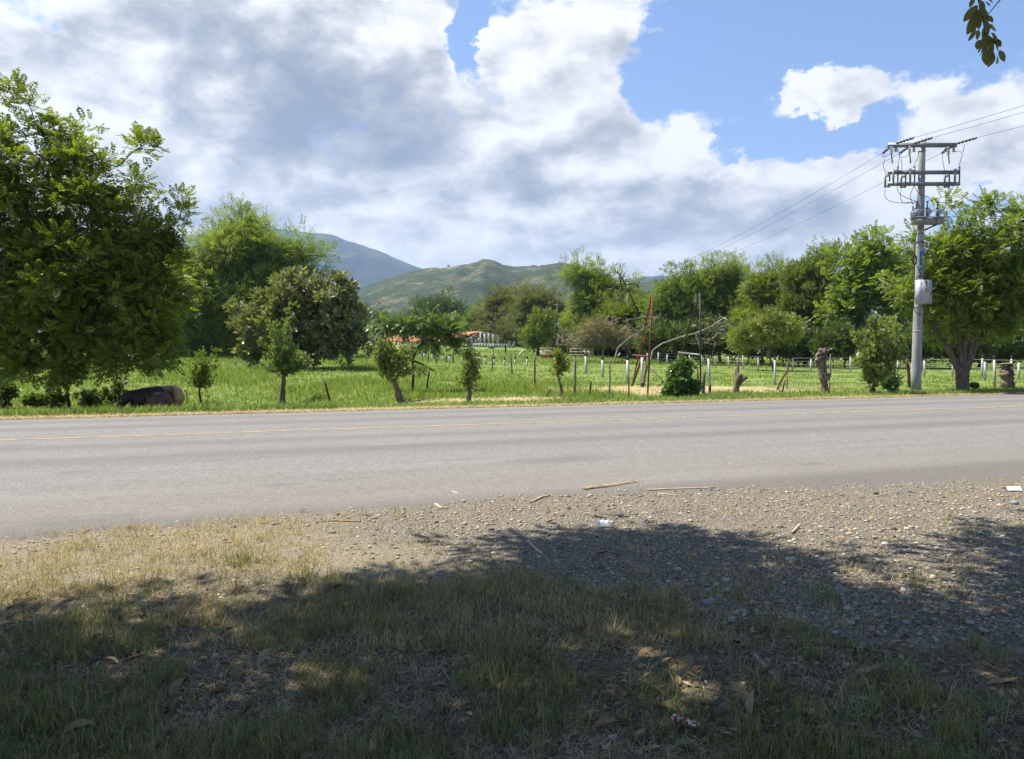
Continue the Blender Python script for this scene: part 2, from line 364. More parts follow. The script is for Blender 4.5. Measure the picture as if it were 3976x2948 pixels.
c = t.mix(t.rng(vo.outputs['Color'], 0.2, 0.95, 0.0, 0.75), c, (0.254, 0.239, 0.221))
c = t.mix(t.rng(fineN, 0.52, 0.72, 0.0, 0.75), c, (0.065, 0.062, 0.060))
c = t.mix(t.rng(midN, 0.46, 0.72, 0.0, 0.55), c, (0.106, 0.099, 0.092))
q = sx.outputs[1]
def band(a, b, f): return t.math('MULTIPLY', t.rng(q, a, b), t.rng(q, b, b + (b - a), 1.0, 0.0)) if not f else t.math('MULTIPLY', t.math('MULTIPLY', t.rng(q, a, b), t.rng(q, b, b + (b - a), 1.0, 0.0)), f)
c = t.mix(band(12.0, 12.9, 0.5), c, (0.102, 0.096, 0.091)); c = t.mix(band(13.9, 14.7, 0.42), c, (0.106, 0.100, 0.097)); c = t.mix(band(17.7, 18.5, 0.5), c, (0.102, 0.096, 0.091)); c = t.mix(band(19.6, 20.4, 0.42), c, (0.106, 0.099, 0.094))
c = t.mix(t.rng(t.math('ADD', q, t.math('MULTIPLY', midN, 0.7)), 8.9, 8.35, 0.0, 0.6), c, (0.075, 0.066, 0.060))
c = t.mix(t.rng(q, 11.0, 9.0, 0.0, 0.30), c, (0.175, 0.153, 0.124))
sp_ = t.vec('SUBTRACT', rc, (4.6, 10.6, 0.0)); c = t.mix(t.rng(t.math('ADD', t.vec('LENGTH', t.vec('MULTIPLY', sp_, (0.8, 2.4, 0.0)), out=1), midN), 1.6, 0.7, 0.0, 0.4), c, (0.085, 0.082, 0.078))
crk = t.math('MULTIPLY', t.math('LESS_THAN', t.math('ABSOLUTE', t.math('SUBTRACT', q, t.math('ADD', 12.55, t.math('MULTIPLY', t.noise(rc, 0.5, 6, 0.7), 0.7)))), 0.018), t.rng(t.noise(t.vec('MULTIPLY', rc, (0.350, 0.342, 0.334)), 1.0, 3), 0.47, 0.56))
c = t.mix(t.math('MULTIPLY', crk, 0.35), c, (0.044, 0.041, 0.038))
c = t.mix(t.rng(t.noise(t.vec('MULTIPLY', rc, (0.35, 0.8, 1.0)), 1.0, 5, 0.65), 0.58, 0.70, 0.0, 0.45), c, (0.092, 0.089, 0.088))
c = t.mix(t.rng(t.noise(t.vec('MULTIPLY', rc, (0.12, 0.9, 1.0)), 1.3, 6, 0.7), 0.60, 0.72, 0.0, 0.4), c, (0.232, 0.225, 0.214))
t.put(p.inputs['Base Color'], c)
bu = t.new('ShaderNodeBump'); bu.inputs['Distance'].default_value = 0.006; t.put(bu.inputs['Height'], t.math('ADD', fineN, vo.outputs['Distance'])); t.put(p.inputs['Normal'], bu.outputs[0])
road = link('road', mesh_np('road', np.stack([RX, RY, RZ], -1).reshape(-1, 3), rq, None, [am], True), kind='structure', label='worn grey asphalt country road crossing the picture')
def strip_mesh(name, qc, wd, s0, s1, m, z=0.034, worn=0.0, seed=1):
    ss = np.arange(s0, s1, 0.25); r = np.random.RandomState(seed)
    a = qc - wd / 2 + worn * (fbm(ss * 2.0, 0 * ss, 3, seed) - .5); b = qc + wd / 2 + worn * (fbm(ss * 2.0, 0 * ss + 9, 3, seed) - .5)
    fz = np.interp((qc - 8) / 13.86, fr, prof)
    x0, y0 = xy_of(ss, a); x1, y1 = xy_of(ss, b); n = len(ss)
    VV = np.concatenate([np.stack([x0, y0, 0 * ss + fz + 0.005], -1), np.stack([x1, y1, 0 * ss + fz + 0.005], -1)])
    k = np.arange(n - 1)
    return mesh_np(name, VV, np.stack([k, k + 1, n + k + 1, n + k], -1), None, [m])
def paintmat(name, c, wear, asphalt=(0.18, 0.175, 0.165)):
    m = mat(name, c, tuple(k * 0.85 for k in c), 12, 0.7); t = NT(m.node_tree); p = t.n['Principled BSDF']
    co = t.new('ShaderNodeTexCoord').outputs['Object']
    f = t.rng(t.math('ADD', t.noise(co, 3.0, 8, 0.75), t.math('MULTIPLY', t.noise(co, 40.0, 3, 0.7), 0.35)), wear, wear + 0.12)
    col = p.inputs['Base Color'].links[0].from_socket
    t.put(p.inputs['Base Color'], t.mix(f, asphalt, col)); return m
ym = paintmat('yellow_paint', (0.42, 0.295, 0.10), 0.58)
link('centre_line', strip_mesh('centre_line', Q_LINE, 0.12, -120, 260, ym, worn=0.02), road)
wm = paintmat('faded_white_paint', (0.30, 0.295, 0.28), 0.72, (0.205, 0.20, 0.19))
for a, b in ((-12, -4.6),):
    link('edge_line', strip_mesh('edge_line', 11.15, 0.09, a, b, wm, worn=0.03, seed=int(a + 40)), road)

# ------------------------------------------------------------------ hills, mountain, haze
def hill(name, sky_px, dist, depth, seed, m, rough=0.2, na=260, nd=70, a0=-0.75, a1=0.75, base=0.0, kx=9.0, front=1.35):
    aa = np.linspace(a0, a1, na); tt = np.linspace(-1, 1, nd)
    pa = [azel(px, py)[0] for px, py in sky_px]; pe = [math.tan(azel(px, py)[1]) for px, py in sky_px]
    H = np.interp(aa, pa, pe) * dist + EYE
    A, T = np.meshgrid(aa, tt)
    R = dist + T * depth
    shape = np.where(T < 0, 1 - np.abs(T) ** front, 1 - np.abs(T) ** 1.2)
    shape = np.clip(shape, 0, 1)
    X = R * np.sin(A); Y = R * np.cos(A)
    rd = 1 - np.abs(2 * fbm(A * kx + 0.25 * (fbm(A * 20, T * 3, 2, seed + 9) - .5) * 4, T * 1.1 + seed, 4, seed) - 1)      # spurs and gullies running downhill
    n2 = fbm(A * 42, T * 8, 4, seed + 3)
    edge = np.clip(1 - np.abs(T) ** 2, 0, 1) * np.clip(np.abs(T) * 2.2, 0, 1)
    canopy = fbm(X / 26.0, Y / 26.0, 3, seed + 31); canopy = np.clip(canopy - .42, 0, 1) * 2.2 * (H[None, :] * .022 if dist < 3000 else H[None, :] * .012)
    Z = canopy * np.clip(1 - np.abs(T) ** 6, 0, 1) + H[None, :] * shape * (1 + rough * (rd - 0.75) * edge * 2.0) + H[None, :] * 0.05 * (n2 - 0.5) * np.clip(np.abs(T) * 3 + 0.12, 0, 1)
    Z = np.where(np.abs(T) > 0.985, -15, Z) + base
    k = np.arange(nd * na).reshape(nd, na)
    q = np.stack([k[:-1, :-1], k[:-1, 1:], k[1:, 1:], k[1:, :-1]], -1).reshape(-1, 4)
    return link(name, mesh_np(name, np.stack([X, Y, Z], -1).reshape(-1, 3), q, None, [m], True), kind='structure')
def hillmat(name, grass, scrub, earth, sc, cut=(0.44, 0.58)):
    m = bpy.data.materials.new(name); m.use_nodes = True; t = NT(m.node_tree); p = t.n['Principled BSDF']; p.inputs['Roughness'].default_value = 1.0; p.inputs['Specular IOR Level'].default_value = 0.0
    co = t.new('ShaderNodeTexCoord').outputs['Object']
    a = t.noise(co, sc, 10, 0.68); b = t.noise(co, sc * 7, 6, 0.7); d = t.noise(co, sc * 0.6, 8, 0.6)
    c = t.mix(t.rng(t.noise(co, sc * 2.2, 8, 0.6), 0.5, 0.62), grass, earth)
    f = t.rng(t.math('ADD', t.math('MULTIPLY', a, 0.6), t.math('MULTIPLY', b, 0.4)), *cut)
    c = t.mix(f, c, scrub); c = t.mix(t.rng(d, 0.55, 0.68, 0.0, 0.75), c, tuple(k * 0.62 for k in scrub))
    t.put(p.inputs['Base Color'], c)
    bu = t.new('ShaderNodeBump'); bu.inputs['Distance'].default_value = 10.0; t.put(bu.inputs['Height'], t.math('ADD', t.math('MULTIPLY', b, 0.7), a)); t.put(p.inputs['Normal'], bu.outputs[0])
    return m
hm = hillmat('scrub_hillside', (0.130, 0.130, 0.055), (0.040, 0.058, 0.020), (0.21, 0.155, 0.092), 0.011, (0.39, 0.51))
mm = hillmat('forested_mountain', (0.07, 0.085, 0.045), (0.018, 0.032, 0.018), (0.16, 0.13, 0.09), 0.0026, (0.36, 0.5))
tag(hill('hill', [(200, 1290), (900, 1270), (1240, 1205), (1370, 1145), (1440, 1108), (1520, 1082), (1600, 1062), (1660, 1050), (1700, 1041), (1745, 1046), (1800, 1031), (1850, 1022), (1890, 1017), (1925, 1022), (1960, 1038), (1990, 1047), (2060, 1041), (2120, 1034), (2190, 1028), (2260, 1045), (2330, 1070), (2400, 1092), (2480, 1102), (2560, 1094), (2640, 1100), (2750, 1120), (3000, 1180), (3400, 1250), (3900, 1290)],
     2100, 950, 4, hm, 0.24, 420, 130), 'green scrub covered hill with bare brown ridges behind the pasture')
tag(hill('mountain', [(-800, 1120), (0, 1010), (500, 950), (700, 925), (900, 905), (1080, 893), (1150, 903), (1220, 912), (1290, 918), (1345, 938), (1400, 952), (1470, 976), (1540, 1008), (1600, 1032), (1640, 1046), (1720, 1085), (1850, 1150), (2000, 1190), (2200, 1165), (2350, 1105), (2480, 1078), (2560, 1074), (2640, 1086), (2800, 1130), (3200, 1220), (4200, 1260)],
     5200, 1700, 21, mm, 0.25, 300, 60), 'blue hazy mountain whose top meets the clouds')
hz = bpy.data.materials.new('haze_air'); hz.use_nodes = True; t = NT(hz.node_tree); t.n.clear()
pv = t.new('ShaderNodeVolumePrincipled'); pv.inputs['Color'].default_value = (0.50, 0.68, 1.0, 1); pv.inputs['Density'].default_value = 0.00011; pv.inputs['Anisotropy'].default_value = 0.25
o_ = t.new('ShaderNodeOutputMaterial'); t.l.new(pv.outputs[0], o_.inputs['Volume'])
link('haze', MB().box((0, 0, 430), (14400, 14400, 980)).mesh('haze', [hz]), kind='stuff', label='thin bluish haze filling the valley air')

# ------------------------------------------------------------------ trees: skeleton grown from the trunk to leaf clumps, leaves as real faces
def T_pinnate(pairs=4, lw=0.12, ll=0.44, droop=0.25):
    V = []; Q = []
    def leaflet(o, d, l, wd):
        o = np.array(o); d = np.array(d, float); d /= np.linalg.norm(d); sd = np.cross((0, 0, 1.0), d); sd /= np.linalg.norm(sd)
        n = len(V); V.extend([o, o + d * l * .45 + sd * wd - np.array((0, 0, .03)), o + d * l - np.array((0, 0, .07)), o + d * l * .45 - sd * wd - np.array((0, 0, .03))]); Q.append((n, n + 1, n + 2, n + 3))
    for i in range(pairs):
        x = 0.15 + 0.75 * i / (pairs - 1); z = -droop * x * x; k = 1 - 0.35 * abs(i / (pairs - 1) - 0.45)
        for s in (-1, 1): leaflet((x, 0, z), (0.55, s, -0.15), ll * k, lw * k)
    leaflet((0.92, 0, -droop * .85), (1, 0.02, -droop), ll * .9, lw)
    return np.array(V), np.array(Q)
def T_whorl(n=6, lw=0.22, ll=0.62, seed=1, up=0.35):
    r = np.random.RandomState(seed); V = []; Q = []
    for i in range(n):
        a = i * 2.4 + r.uniform(-.3, .3); d = np.array((0.55 + 0.3 * r.rand(), math.cos(a) * .8, math.sin(a) * .8 * 0.7 + up * .3)); d /= np.linalg.norm(d)
        o = np.array((0.5 * i / n, 0, 0)); sd = np.cross(d, r.normal(size=3)); sd /= np.linalg.norm(sd); l = ll * r.uniform(.75, 1.1)
        k = len(V); V.extend([o, o + d * l * .5 + sd * lw * l, o + d * l, o + d * l * .5 - sd * lw * l]); Q.append((k, k + 1, k + 2, k + 3))
    return np.array(V), np.array(Q)
def T_feather(n=9, seed=2):
    r = np.random.RandomState(seed); V = []; Q = []
    for i in range(n):
        x = 0.1 + 0.9 * i / n; s = -1 if i % 2 else 1
        d = np.array((0.7, s * r.uniform(.5, 1.0), r.uniform(-.35, .25))); d /= np.linalg.norm(d); o = np.array((x, 0, -0.2 * x * x)); l = 0.42 * r.uniform(.7, 1.1)
        sd = np.cross(d, (0, r.uniform(-.5, .5), 1)); sd /= np.linalg.norm(sd); k = len(V)
        V.extend([o, o + d * l * .5 + sd * .10, o + d * l, o + d * l * .5 - sd * .10]); Q.append((k, k + 1, k + 2, k + 3))
    return np.array(V), np.array(Q)
def T_oval():
    V = np.array([(0, 0, 0), (.25, .2, .04), (.6, .24, .05), (1, 0, -.06), (.6, -.24, .05), (.25, -.2, .04), (.45, 0, -.03)])
    return V, np.array([(0, 6, 2, 1), (6, 3, 2, 2), (0, 5, 4, 6), (6, 4, 3, 3)])[:, :4]
def to_tri(tpl):
    V, Q = tpl; a, b, c_, d_ = (V[Q[:, i]] for i in range(4)); n = len(Q)
    return np.stack([b + (a - b) * .3, c_, d_ + (a - d_) * .5], 1).reshape(-1, 3), np.arange(n * 3).reshape(-1, 3)
TPL = {'pinnate': T_pinnate(), 'pinnate_big': T_pinnate(7, 0.075, 0.38, 0.45), 'whorl': T_whorl(), 'whorl2': T_whorl(7, 0.28, 0.5, 5), 'feather': T_feather(), 'rosette': T_whorl(8, 0.26, 0.7, 9, 0.6)}
for k_ in ('pinnate', 'feather', 'whorl2', 'whorl'): TPL[k_ + '_far'] = to_tri(TPL[k_])
TPL['feather'] = to_tri(TPL['feather'])
def frames(D, rs):
    D = D / (np.linalg.norm(D, axis=1)[:, None] + 1e-9)
    U = np.array([0, 0, 1.0]) + rs.normal(0, 0.35, D.shape)
    Y = np.cross(U, D); Y /= np.linalg.norm(Y, axis=1)[:, None] + 1e-9
    Z = np.cross(D, Y); return np.stack([D, Y, Z], -1)
def scatter(tpl, pos, D, scale, rs):
    V, Q = tpl; n = len(pos); R = frames(D, rs)
    W_ = np.einsum('nij,kj->nki', R, V) * scale[:, None, None] + pos[:, None, :]
    return W_.reshape(-1, 3), (Q[None] + (np.arange(n) * len(V))[:, None, None]).reshape(-1, Q.shape[1])
def inlobe(lobes, n, rs, shell=0.45):
    wts = np.array([l[3] if len(l) > 3 else (l[1][0] * l[1][2]) for l in lobes], float); wts /= wts.sum()
    k = rs.choice(len(lobes), n, p=wts); d = rs.normal(size=(n, 3)); d /= np.linalg.norm(d, axis=1)[:, None]
    r = rs.rand(n) ** shell
    c = np.array([l[0] for l in lobes], float)[k]; rd = np.array([l[1] for l in lobes], float)[k]
    return c + d * rd * r[:, None], c
def grow(stems, clusters, trunk_r, tip=0.012, step=0.5, rs=None, sag=0.08, jit=0.05):
    N = []; par = []; stem_r = []
    for st in stems:
        st = np.asarray(st, float)
        for i, pnt in enumerate(st):
            par.append(-1 if i == 0 else len(N) - 1); N.append(pnt); stem_r.append(trunk_r * (1 - 0.55 * i / max(1, len(st) - 1)) / (1 if len(stems) == 1 else 1.5))
    ns = len(N); top = np.array(stems[0][-1], float); root = np.array(stems[0][0], float)
    order = np.argsort(np.linalg.norm(clusters - top, axis=1)); cnt = [0.0] * ns
    arr = np.zeros((ns + len(clusters) * 12, 3)); arr[:ns] = N; n = ns; pars = par[:] ; isfirst = [p < 0 for p in par]
    for ci in order:
        c = clusters[ci]; dd = np.linalg.norm(arr[:n] - c, axis=1) + 0.55 * np.maximum(0, arr[:n, 2] - c[2]) + 0.12 * np.linalg.norm(arr[:n] - top, axis=1)
        dd[:ns] += 0.5 * np.maximum(0, (top[2] - root[2]) * 0.55 - (arr[:ns, 2] - root[2]))
        j = int(np.argmin(dd)); a = arr[j].copy(); L = np.linalg.norm(c - a); m = int(np.clip(L / step, 2, 9))
        ctrl = a + (c - a) * 0.5 + np.array([0, 0, 0.12 * L * (1 if sag >= 0 else -1)]) + rs.normal(0, jit * L, 3)
        pj = j
        for i in range(1, m + 1):
            u = i / m; pt = (1 - u) ** 2 * a + 2 * u * (1 - u) * ctrl + u * u * c
            if i < m: pt = pt + rs.normal(0, jit * L * 0.25, 3)
            if n >= len(arr): break
            arr[n] = pt; pars.append(pj); cnt.append(0.0); pj = n; n += 1
        cnt[pj] += 1
    cnt = np.array(cnt)
    for i in range(n - 1, -1, -1):
        if pars[i] >= 0: cnt[pars[i]] += cnt[i]
    rad = tip * np.maximum(cnt, 1) ** 0.5
    cap = trunk_r * 0.6; rad = np.minimum(rad, cap); rad[:ns] = np.maximum(np.array(stem_r), rad[:ns])
    return arr[:n], np.array(pars), rad, ns
def skeleton_mesh(name, arr, pars, rad, m, origin, thick=6, thin=4, rmin=0.0, ns=0):
    ch = np.where(pars >= 0)[0]; ch = ch[rad[ch] >= rmin]
    V = []; Q = []; n = 0
    for lo, hi, sd in ((0, np.median(rad[ch]) * 1.5, thin), (np.median(rad[ch]) * 1.5, 1e9, thick)):
        k = ch[(rad[ch] >= lo) & (rad[ch] < hi)]
        if not len(k): continue
        a = arr[pars[k]]; b = arr[k]; t_ = b - a; t_ /= np.linalg.norm(t_, axis=1)[:, None] + 1e-9
        up = np.where(np.abs(t_[:, 2:3]) < 0.9, np.array([[0, 0, 1.0]]), np.array([[0, 1.0, 0]]))
        e1 = np.cross(up, t_); e1 /= np.linalg.norm(e1, axis=1)[:, None] + 1e-9; e2 = np.cross(t_, e1)
        th = np.arange(sd) / sd * 2 * np.pi
        ring = np.cos(th)[None, :, None] * e1[:, None] + np.sin(th)[None, :, None] * e2[:, None]
        ra = np.where(pars[k] < ns, np.minimum(rad[pars[k]], rad[k] * (1.0 if ns else 1) * 1.35), np.minimum(rad[pars[k]], rad[k] * 1.4))
        ra = np.where(k < ns, rad[pars[k]], ra)
        VV = np.concatenate([a[:, None] - t_[:, None] * (rad[k] * 0.3)[:, None, None] + ring * ra[:, None, None], b[:, None] + ring * rad[k][:, None, None]], 1)
        i = np.arange(sd); q = np.stack([i, (i + 1) % sd, sd + (i + 1) % sd, sd + i], -1)
        Q.append((q[None] + (np.arange(len(k)) * 2 * sd)[:, None, None]).reshape(-1, 4) + n); V.append(VV.reshape(-1, 3)); n += len(k) * 2 * sd
    return mesh_np(name, np.concatenate(V) - np.asarray(origin), np.concatenate(Q), None, [m], True)
BARK = mat('grey_brown_bark', (0.20, 0.155, 0.11), (0.075, 0.058, 0.042), 9, 0.95, bump=0.02, bscale=14, stretch=(1, 1, 0.3))
BARKD = mat('dark_bark', (0.075, 0.055, 0.04), (0.03, 0.022, 0.017), 9, 0.95, bump=0.015, stretch=(1, 1, 0.3))
BARKP = mat('pale_bark', (0.36, 0.32, 0.26), (0.16, 0.135, 0.105), 7, 0.9, stretch=(1, 1, 0.4))
DEFAULT_STEM = object()
def tree(name, label, base, lobes, leaf, nclus, per, size, lmat, bark=BARK, trunk_r=0.18, fork=0.35, crad=0.5, seed=1, group=None, cat='tree', stems=None, up=0.25, droop=0.0, tip=0.012, shell=0.5, step=0.6, lean=None, rmin=0.0, out=0.7, flat=0.75, part_bark='trunk', extra=None, spike=0):
    rs = np.random.RandomState(seed); base = np.asarray(base, float)
    lobes = [(l[0], tuple(max(r - 0.45 * crad - 0.2 * size, 0.4 * r) for r in l[1])) + tuple(l[2:]) for l in lobes]
    cl, cc = inlobe(lobes, nclus, rs, shell)
    if extra is not None: cl = np.concatenate([cl, np.asarray(extra, float)]); cc = np.concatenate([cc, np.asarray(extra, float) - (0, 0, .3)])
    if spike:                                                  # shoots that break the outline
        kk = rs.randint(0, len(lobes), spike); dv = rs.normal(size=(spike, 3)); dv[:, 2] = np.abs(dv[:, 2]) * .8 + .1; dv /= np.linalg.norm(dv, axis=1)[:, None]
        c0 = np.array([l[0] for l in lobes], float)[kk]; sp_ = c0 + dv * (np.array([l[1] for l in lobes], float)[kk] + crad * .7) * rs.uniform(.95, 1.2, spike)[:, None]
        cl = np.concatenate([cl, sp_]); cc = np.concatenate([cc, c0])
    cl[:, 2] = np.maximum(cl[:, 2], base[2] + 0.25)
    ctr = np.mean([l[0] for l in lobes], axis=0); H = max(l[0][2] + l[1][2] for l in lobes) - base[2]
    if stems is None:
        top = base + np.array([(ctr[0] - base[0]) * 0.4, (ctr[1] - base[1]) * 0.4, H * fork]) if lean is None else base + np.asarray(lean)
        k = np.linspace(0, 1, 6)[:, None]; st = base + (top - base) * k + rs.normal(0, 0.035 * H * fork, (6, 3)) * (k * (1 - k)) * 4; st[0] = base - np.array([0, 0, 0.15]); stems = [st]
    arr, pars, rad, ns = grow(stems, cl, trunk_r, tip, step, rs)
    root = empty(name, base, label, cat, group)
    link(part_bark, skeleton_mesh(part_bark, arr, pars, rad, bark, base, rmin=rmin, ns=ns), root)
    if per > 0:
        n = len(cl) * per; k = np.repeat(np.arange(len(cl)), per)
        off = rs.normal(size=(n, 3)); off /= np.linalg.norm(off, axis=1)[:, None]; rr = rs.rand(n) ** 0.6
        cs = np.repeat(rs.uniform(0.6, 1.25, len(cl)), per)
        pos = cl[k] + off * (rr * crad * cs)[:, None] * np.array([1, 1, flat]); pos[:, 2] = np.maximum(pos[:, 2], base[2] + 0.05)
        outd = cl[k] - cc[k]; outd /= np.linalg.norm(outd, axis=1)[:, None] + 1e-6
        D = off * out + outd * 0.45 + np.array([0, 0, up]) + rs.normal(0, 0.35, (n, 3)) - np.array([0, 0, droop])
        tp = leaf if isinstance(leaf, tuple) else TPL[leaf]
        V, Q = scatter(tp, pos - base, D, size * rs.uniform(0.65, 1.3, n), rs)
        link('crown', mesh_np('crown', V, Q if Q.shape[1] == 4 else None, Q if Q.shape[1] == 3 else None, [lmat]), root)
    return root
def L(px, py, rx, ry, d, rz=None, wt=None):
    k = d / F; c = P(px, py, d); r = (rx * k, (rz if rz else (rx + ry) / 2 * 0.9) * k, ry * k)
    return (tuple(c), r) if wt is None else (tuple(c), r, 0, wt)

LF_left = leafmat('left_tree_leaf', (0.075, 0.108, 0.016), (0.265, 0.315, 0.048), (0.14, 0.15, 0.03), 0.05, 0.38, 0.5, 0.3)
LF_feather = leafmat('feathery_leaf', (0.130, 0.175, 0.038), (0.265, 0.315, 0.078), None, 0, 0.42, 0.6, 0.2)
LF_gloss = leafmat('glossy_dark_leaf', (0.105, 0.120, 0.042), (0.265, 0.270, 0.115), (0.36, 0.34, 0.21), 0.14, 0.22, 0.42, 0.4)
LF_pollard = leafmat('pollard_leaf', (0.105, 0.150, 0.036), (0.250, 0.300, 0.085), (0.20, 0.25, 0.05), 0.10, 0.35, 0.38, 0.5)
LF_pinn = leafmat('pinnate_leaf', (0.075, 0.130, 0.032), (0.165, 0.225, 0.062), None, 0, 0.32, 0.35, 0.5)
LF_bright = leafmat('bright_tree_leaf', (0.105, 0.160, 0.030), (0.265, 0.320, 0.072), (0.22, 0.27, 0.05), 0.06, 0.42, 0.5, 0.3)
LF_dark = leafmat('dark_tree_leaf', (0.050, 0.078, 0.020), (0.130, 0.165, 0.042), None, 0, 0.3, 0.5, 0.3)
LF_mid = leafmat('mid_tree_leaf', (0.090, 0.130, 0.024), (0.225, 0.268, 0.052), None, 0, 0.36, 0.5, 0.3)
LF_yel = leafmat('yellowish_leaf', (0.15, 0.185, 0.04), (0.30, 0.32, 0.085), None, 0, 0.38, 0.55, 0.3)
LF_olive = leafmat('olive_leaf', (0.105, 0.118, 0.046), (0.20, 0.205, 0.090), None, 0, 0.3, 0.6, 0.2)
LF_brown = leafmat('brownish_twig_leaf', (0.18, 0.145, 0.085), (0.31, 0.255, 0.155), (0.13, 0.15, 0.05), 0.2, 0.25, 0.7, 0.15, (1.1, 1.0, 0.6))
LF_bush = leafmat('oval_bush_leaf', (0.056, 0.120, 0.026), (0.160, 0.240, 0.054), (0.26, 0.30, 0.16), 0.10, 0.3, 0.3, 0.6)
LF_shade = leafmat('shade_tree_leaf', (0.036, 0.072, 0.017), (0.090, 0.138, 0.031), None, 0, 0.25, 0.4, 0.4)

# the large tree at the left
d = 27.0
b0 = B(-120, 27.5)
tree('broad_tree', 'large dense dark green tree overhanging the left edge of the picture', b0,
     [L(20, 760, 300, 330, d), L(-250, 720, 330, 380, d), L(330, 800, 260, 240, d), L(510, 900, 150, 150, d - .3), L(590, 1090, 150, 170, d), L(590, 1270, 150, 150, d - .5), L(540, 1390, 180, 85, d - .8), L(300, 1100, 330, 260, d - .3),
      L(250, 1310, 300, 140, d - .2), L(40, 1100, 330, 280, d), L(520, 680, 90, 110, d), L(20, 520, 120, 100, d), L(240, 590, 170, 110, d), L(60, 1370, 170, 60, d + .5), L(620, 960, 85, 90, d), L(625, 1150, 100, 170, d - .2), L(620, 1340, 105, 120, d - .4), L(470, 1430, 220, 75, d - .6), L(150, 1420, 220, 80, d - .8), L(-20, 1430, 160, 80, d - 1.0), L(0, 1340, 220, 130, d + .6), L(300, 1250, 300, 200, d + .8), L(450, 1100, 250, 250, d + 1.0)],
     'pinnate', 680, 36, 0.30, LF_left, BARKD, 0.30, crad=0.56, spike=18, seed=11, tip=0.010, out=0.8,
     stems=[[b0 + Vector((0, 0, -.2)), b0 + Vector((.2, 0, .7)), P(-60, 1430, 27.4), P(20, 1330, 27.3), P(60, 1200, 27.2), P(90, 1000, 27.1)], [b0 + Vector((0.1, 0, .3)), P(-30, 1470, 27.2), P(60, 1440, 26.9), P(170, 1405, 26.6), P(300, 1440, 26.3)], [b0 + Vector((0, .1, .2)), P(-140, 1350, 27.6), P(-200, 1100, 27.8), P(-240, 900, 28)]],
     extra=[P(45, 345, 27), P(70, 370, 27), P(10, 380, 27), P(110, 400, 27), P(565, 560, 27), P(690, 760, 27), P(705, 810, 27), P(680, 870, 27), P(690, 1010, 27), P(540, 530, 27), P(200, 480, 27), P(330, 505, 27)])
# feathery pale tree behind it and glossy tree in the pasture
d = 80.0
tree('feathery_tree', 'tall feathery pale green tree standing behind the glossy dark tree', B(930, d),
     [L(860, 1010, 140, 150, d), L(1000, 1000, 170, 120, d), L(1150, 1010, 100, 75, d), L(1010, 1180, 240, 170, d), L(800, 1220, 160, 150, d), L(930, 900, 100, 80, d), L(1190, 1120, 90, 90, d), L(720, 1120, 130, 150, d), L(740, 1330, 150, 70, d), L(930, 1330, 260, 60, d)],
     'feather', 720, 30, 0.95, LF_feather, BARK, 0.4, spike=40, crad=1.5, seed=12, tip=0.02, step=1.5, extra=[P(905, 812, d), P(940, 830, d), P(1000, 860, d), P(870, 850, d), P(1245, 1000, d), P(1265, 985, d), P(1160, 915, d)])
d = 56.0
tree('glossy_tree', 'rounded dark tree with glossy pale-tipped leaves and shade beneath it in the pasture', B(1150, d),
     [L(1120, 1190, 135, 120, d), L(1230, 1175, 135, 120, d), L(1040, 1260, 110, 120, d), L(1310, 1250, 95, 110, d), L(1200, 1300, 190, 110, d), L(1010, 1360, 70, 40, d), L(1340, 1180, 40, 50, d), L(1330, 1360, 70, 45, d)],
     'whorl', 230, 24, 0.70, LF_gloss, BARKD, 0.28, shell=0.36, crad=0.80, spike=24, seed=13, tip=0.016, step=1.0, extra=[P(1335, 1120, d), P(1345, 1140, d), P(960, 1290, d), P(950, 1390, d), P(975, 1330, d), P(1395, 1230, d), P(1400, 1300, d)])
# the row of pollarded living fence trees along the far verge
def pollard(label, px, py, topx, topy, r0, r1, d, lobes, n, per, size, leaf='whorl2', lm=LF_pollard, seed=1, bark=BARK, crad=0.20, tip=0.006):
    b = G(px, py); dd = b.y; t_ = P(topx, topy, dd)
    st = [Vector(b) - Vector((0, 0, .1))] + [Vector(b).lerp(t_, u) + Vector((0.03 * math.sin(u * 7 + seed), 0, 0)) for u in (0.25, 0.5, 0.75, 1.0)]
    rs = np.random.RandomState(seed); ends, _ = inlobe([L(*l, dd) for l in lobes], max(9, n // 3), rs, 0.42); head = np.array(t_); pts = []
    for e in ends:
        bow = rs.normal(0, .05, 3)
        for u in (.35, .52, .68, .84, 1.0): pts.append(head + (e - head) * u + bow * 4 * u * (1 - u) + rs.normal(0, .03, 3))
    return tree('pollarded_tree', label, b, [(tuple(head), (.1, .1, .1))], leaf, 3, max(6, per // 2 - 1), size * 1.05, lm, bark, r0, seed=seed, stems=[st], crad=crad * .85, tip=tip, step=0.12, group='pollarded trees of the living fence', out=0.7, extra=pts)
pollard('leafy pollarded tree with the thickest trunk, in front of the glossy dark tree', 1097, 1572, 1100, 1452, 0.17, .1, 24, [(1100, 1400, 110, 80), (1085, 1290, 55, 110), (1050, 1340, 90, 80), (1170, 1400, 60, 70), (1120, 1220, 55, 60)], 95, 20, 0.20, seed=21)
pollard('leafy pollarded tree whose trunk leans left, under the long-leaved tree', 1562, 1562, 1523, 1472, 0.15, .1, 24, [(1540, 1390, 100, 80), (1480, 1350, 55, 50), (1610, 1400, 60, 60)], 80, 19, 0.19, seed=22)
pollard('slim pollarded tree with a narrow leafy top right of the leaning pollard', 1822, 1562, 1822, 1490, 0.09, .06, 24, [(1812, 1420, 45, 75), (1810, 1350, 30, 35), (1835, 1460, 40, 35)], 44, 18, 0.18, seed=23)
pollard('small pollarded sapling with thin bent stem and pale leaves', 2182, 1545, 2168, 1448, 0.065, .05, 24, [(2172, 1415, 40, 45), (2200, 1400, 30, 20), (2160, 1380, 18, 25)], 26, 14, 0.18, lm=LF_yel, seed=24)
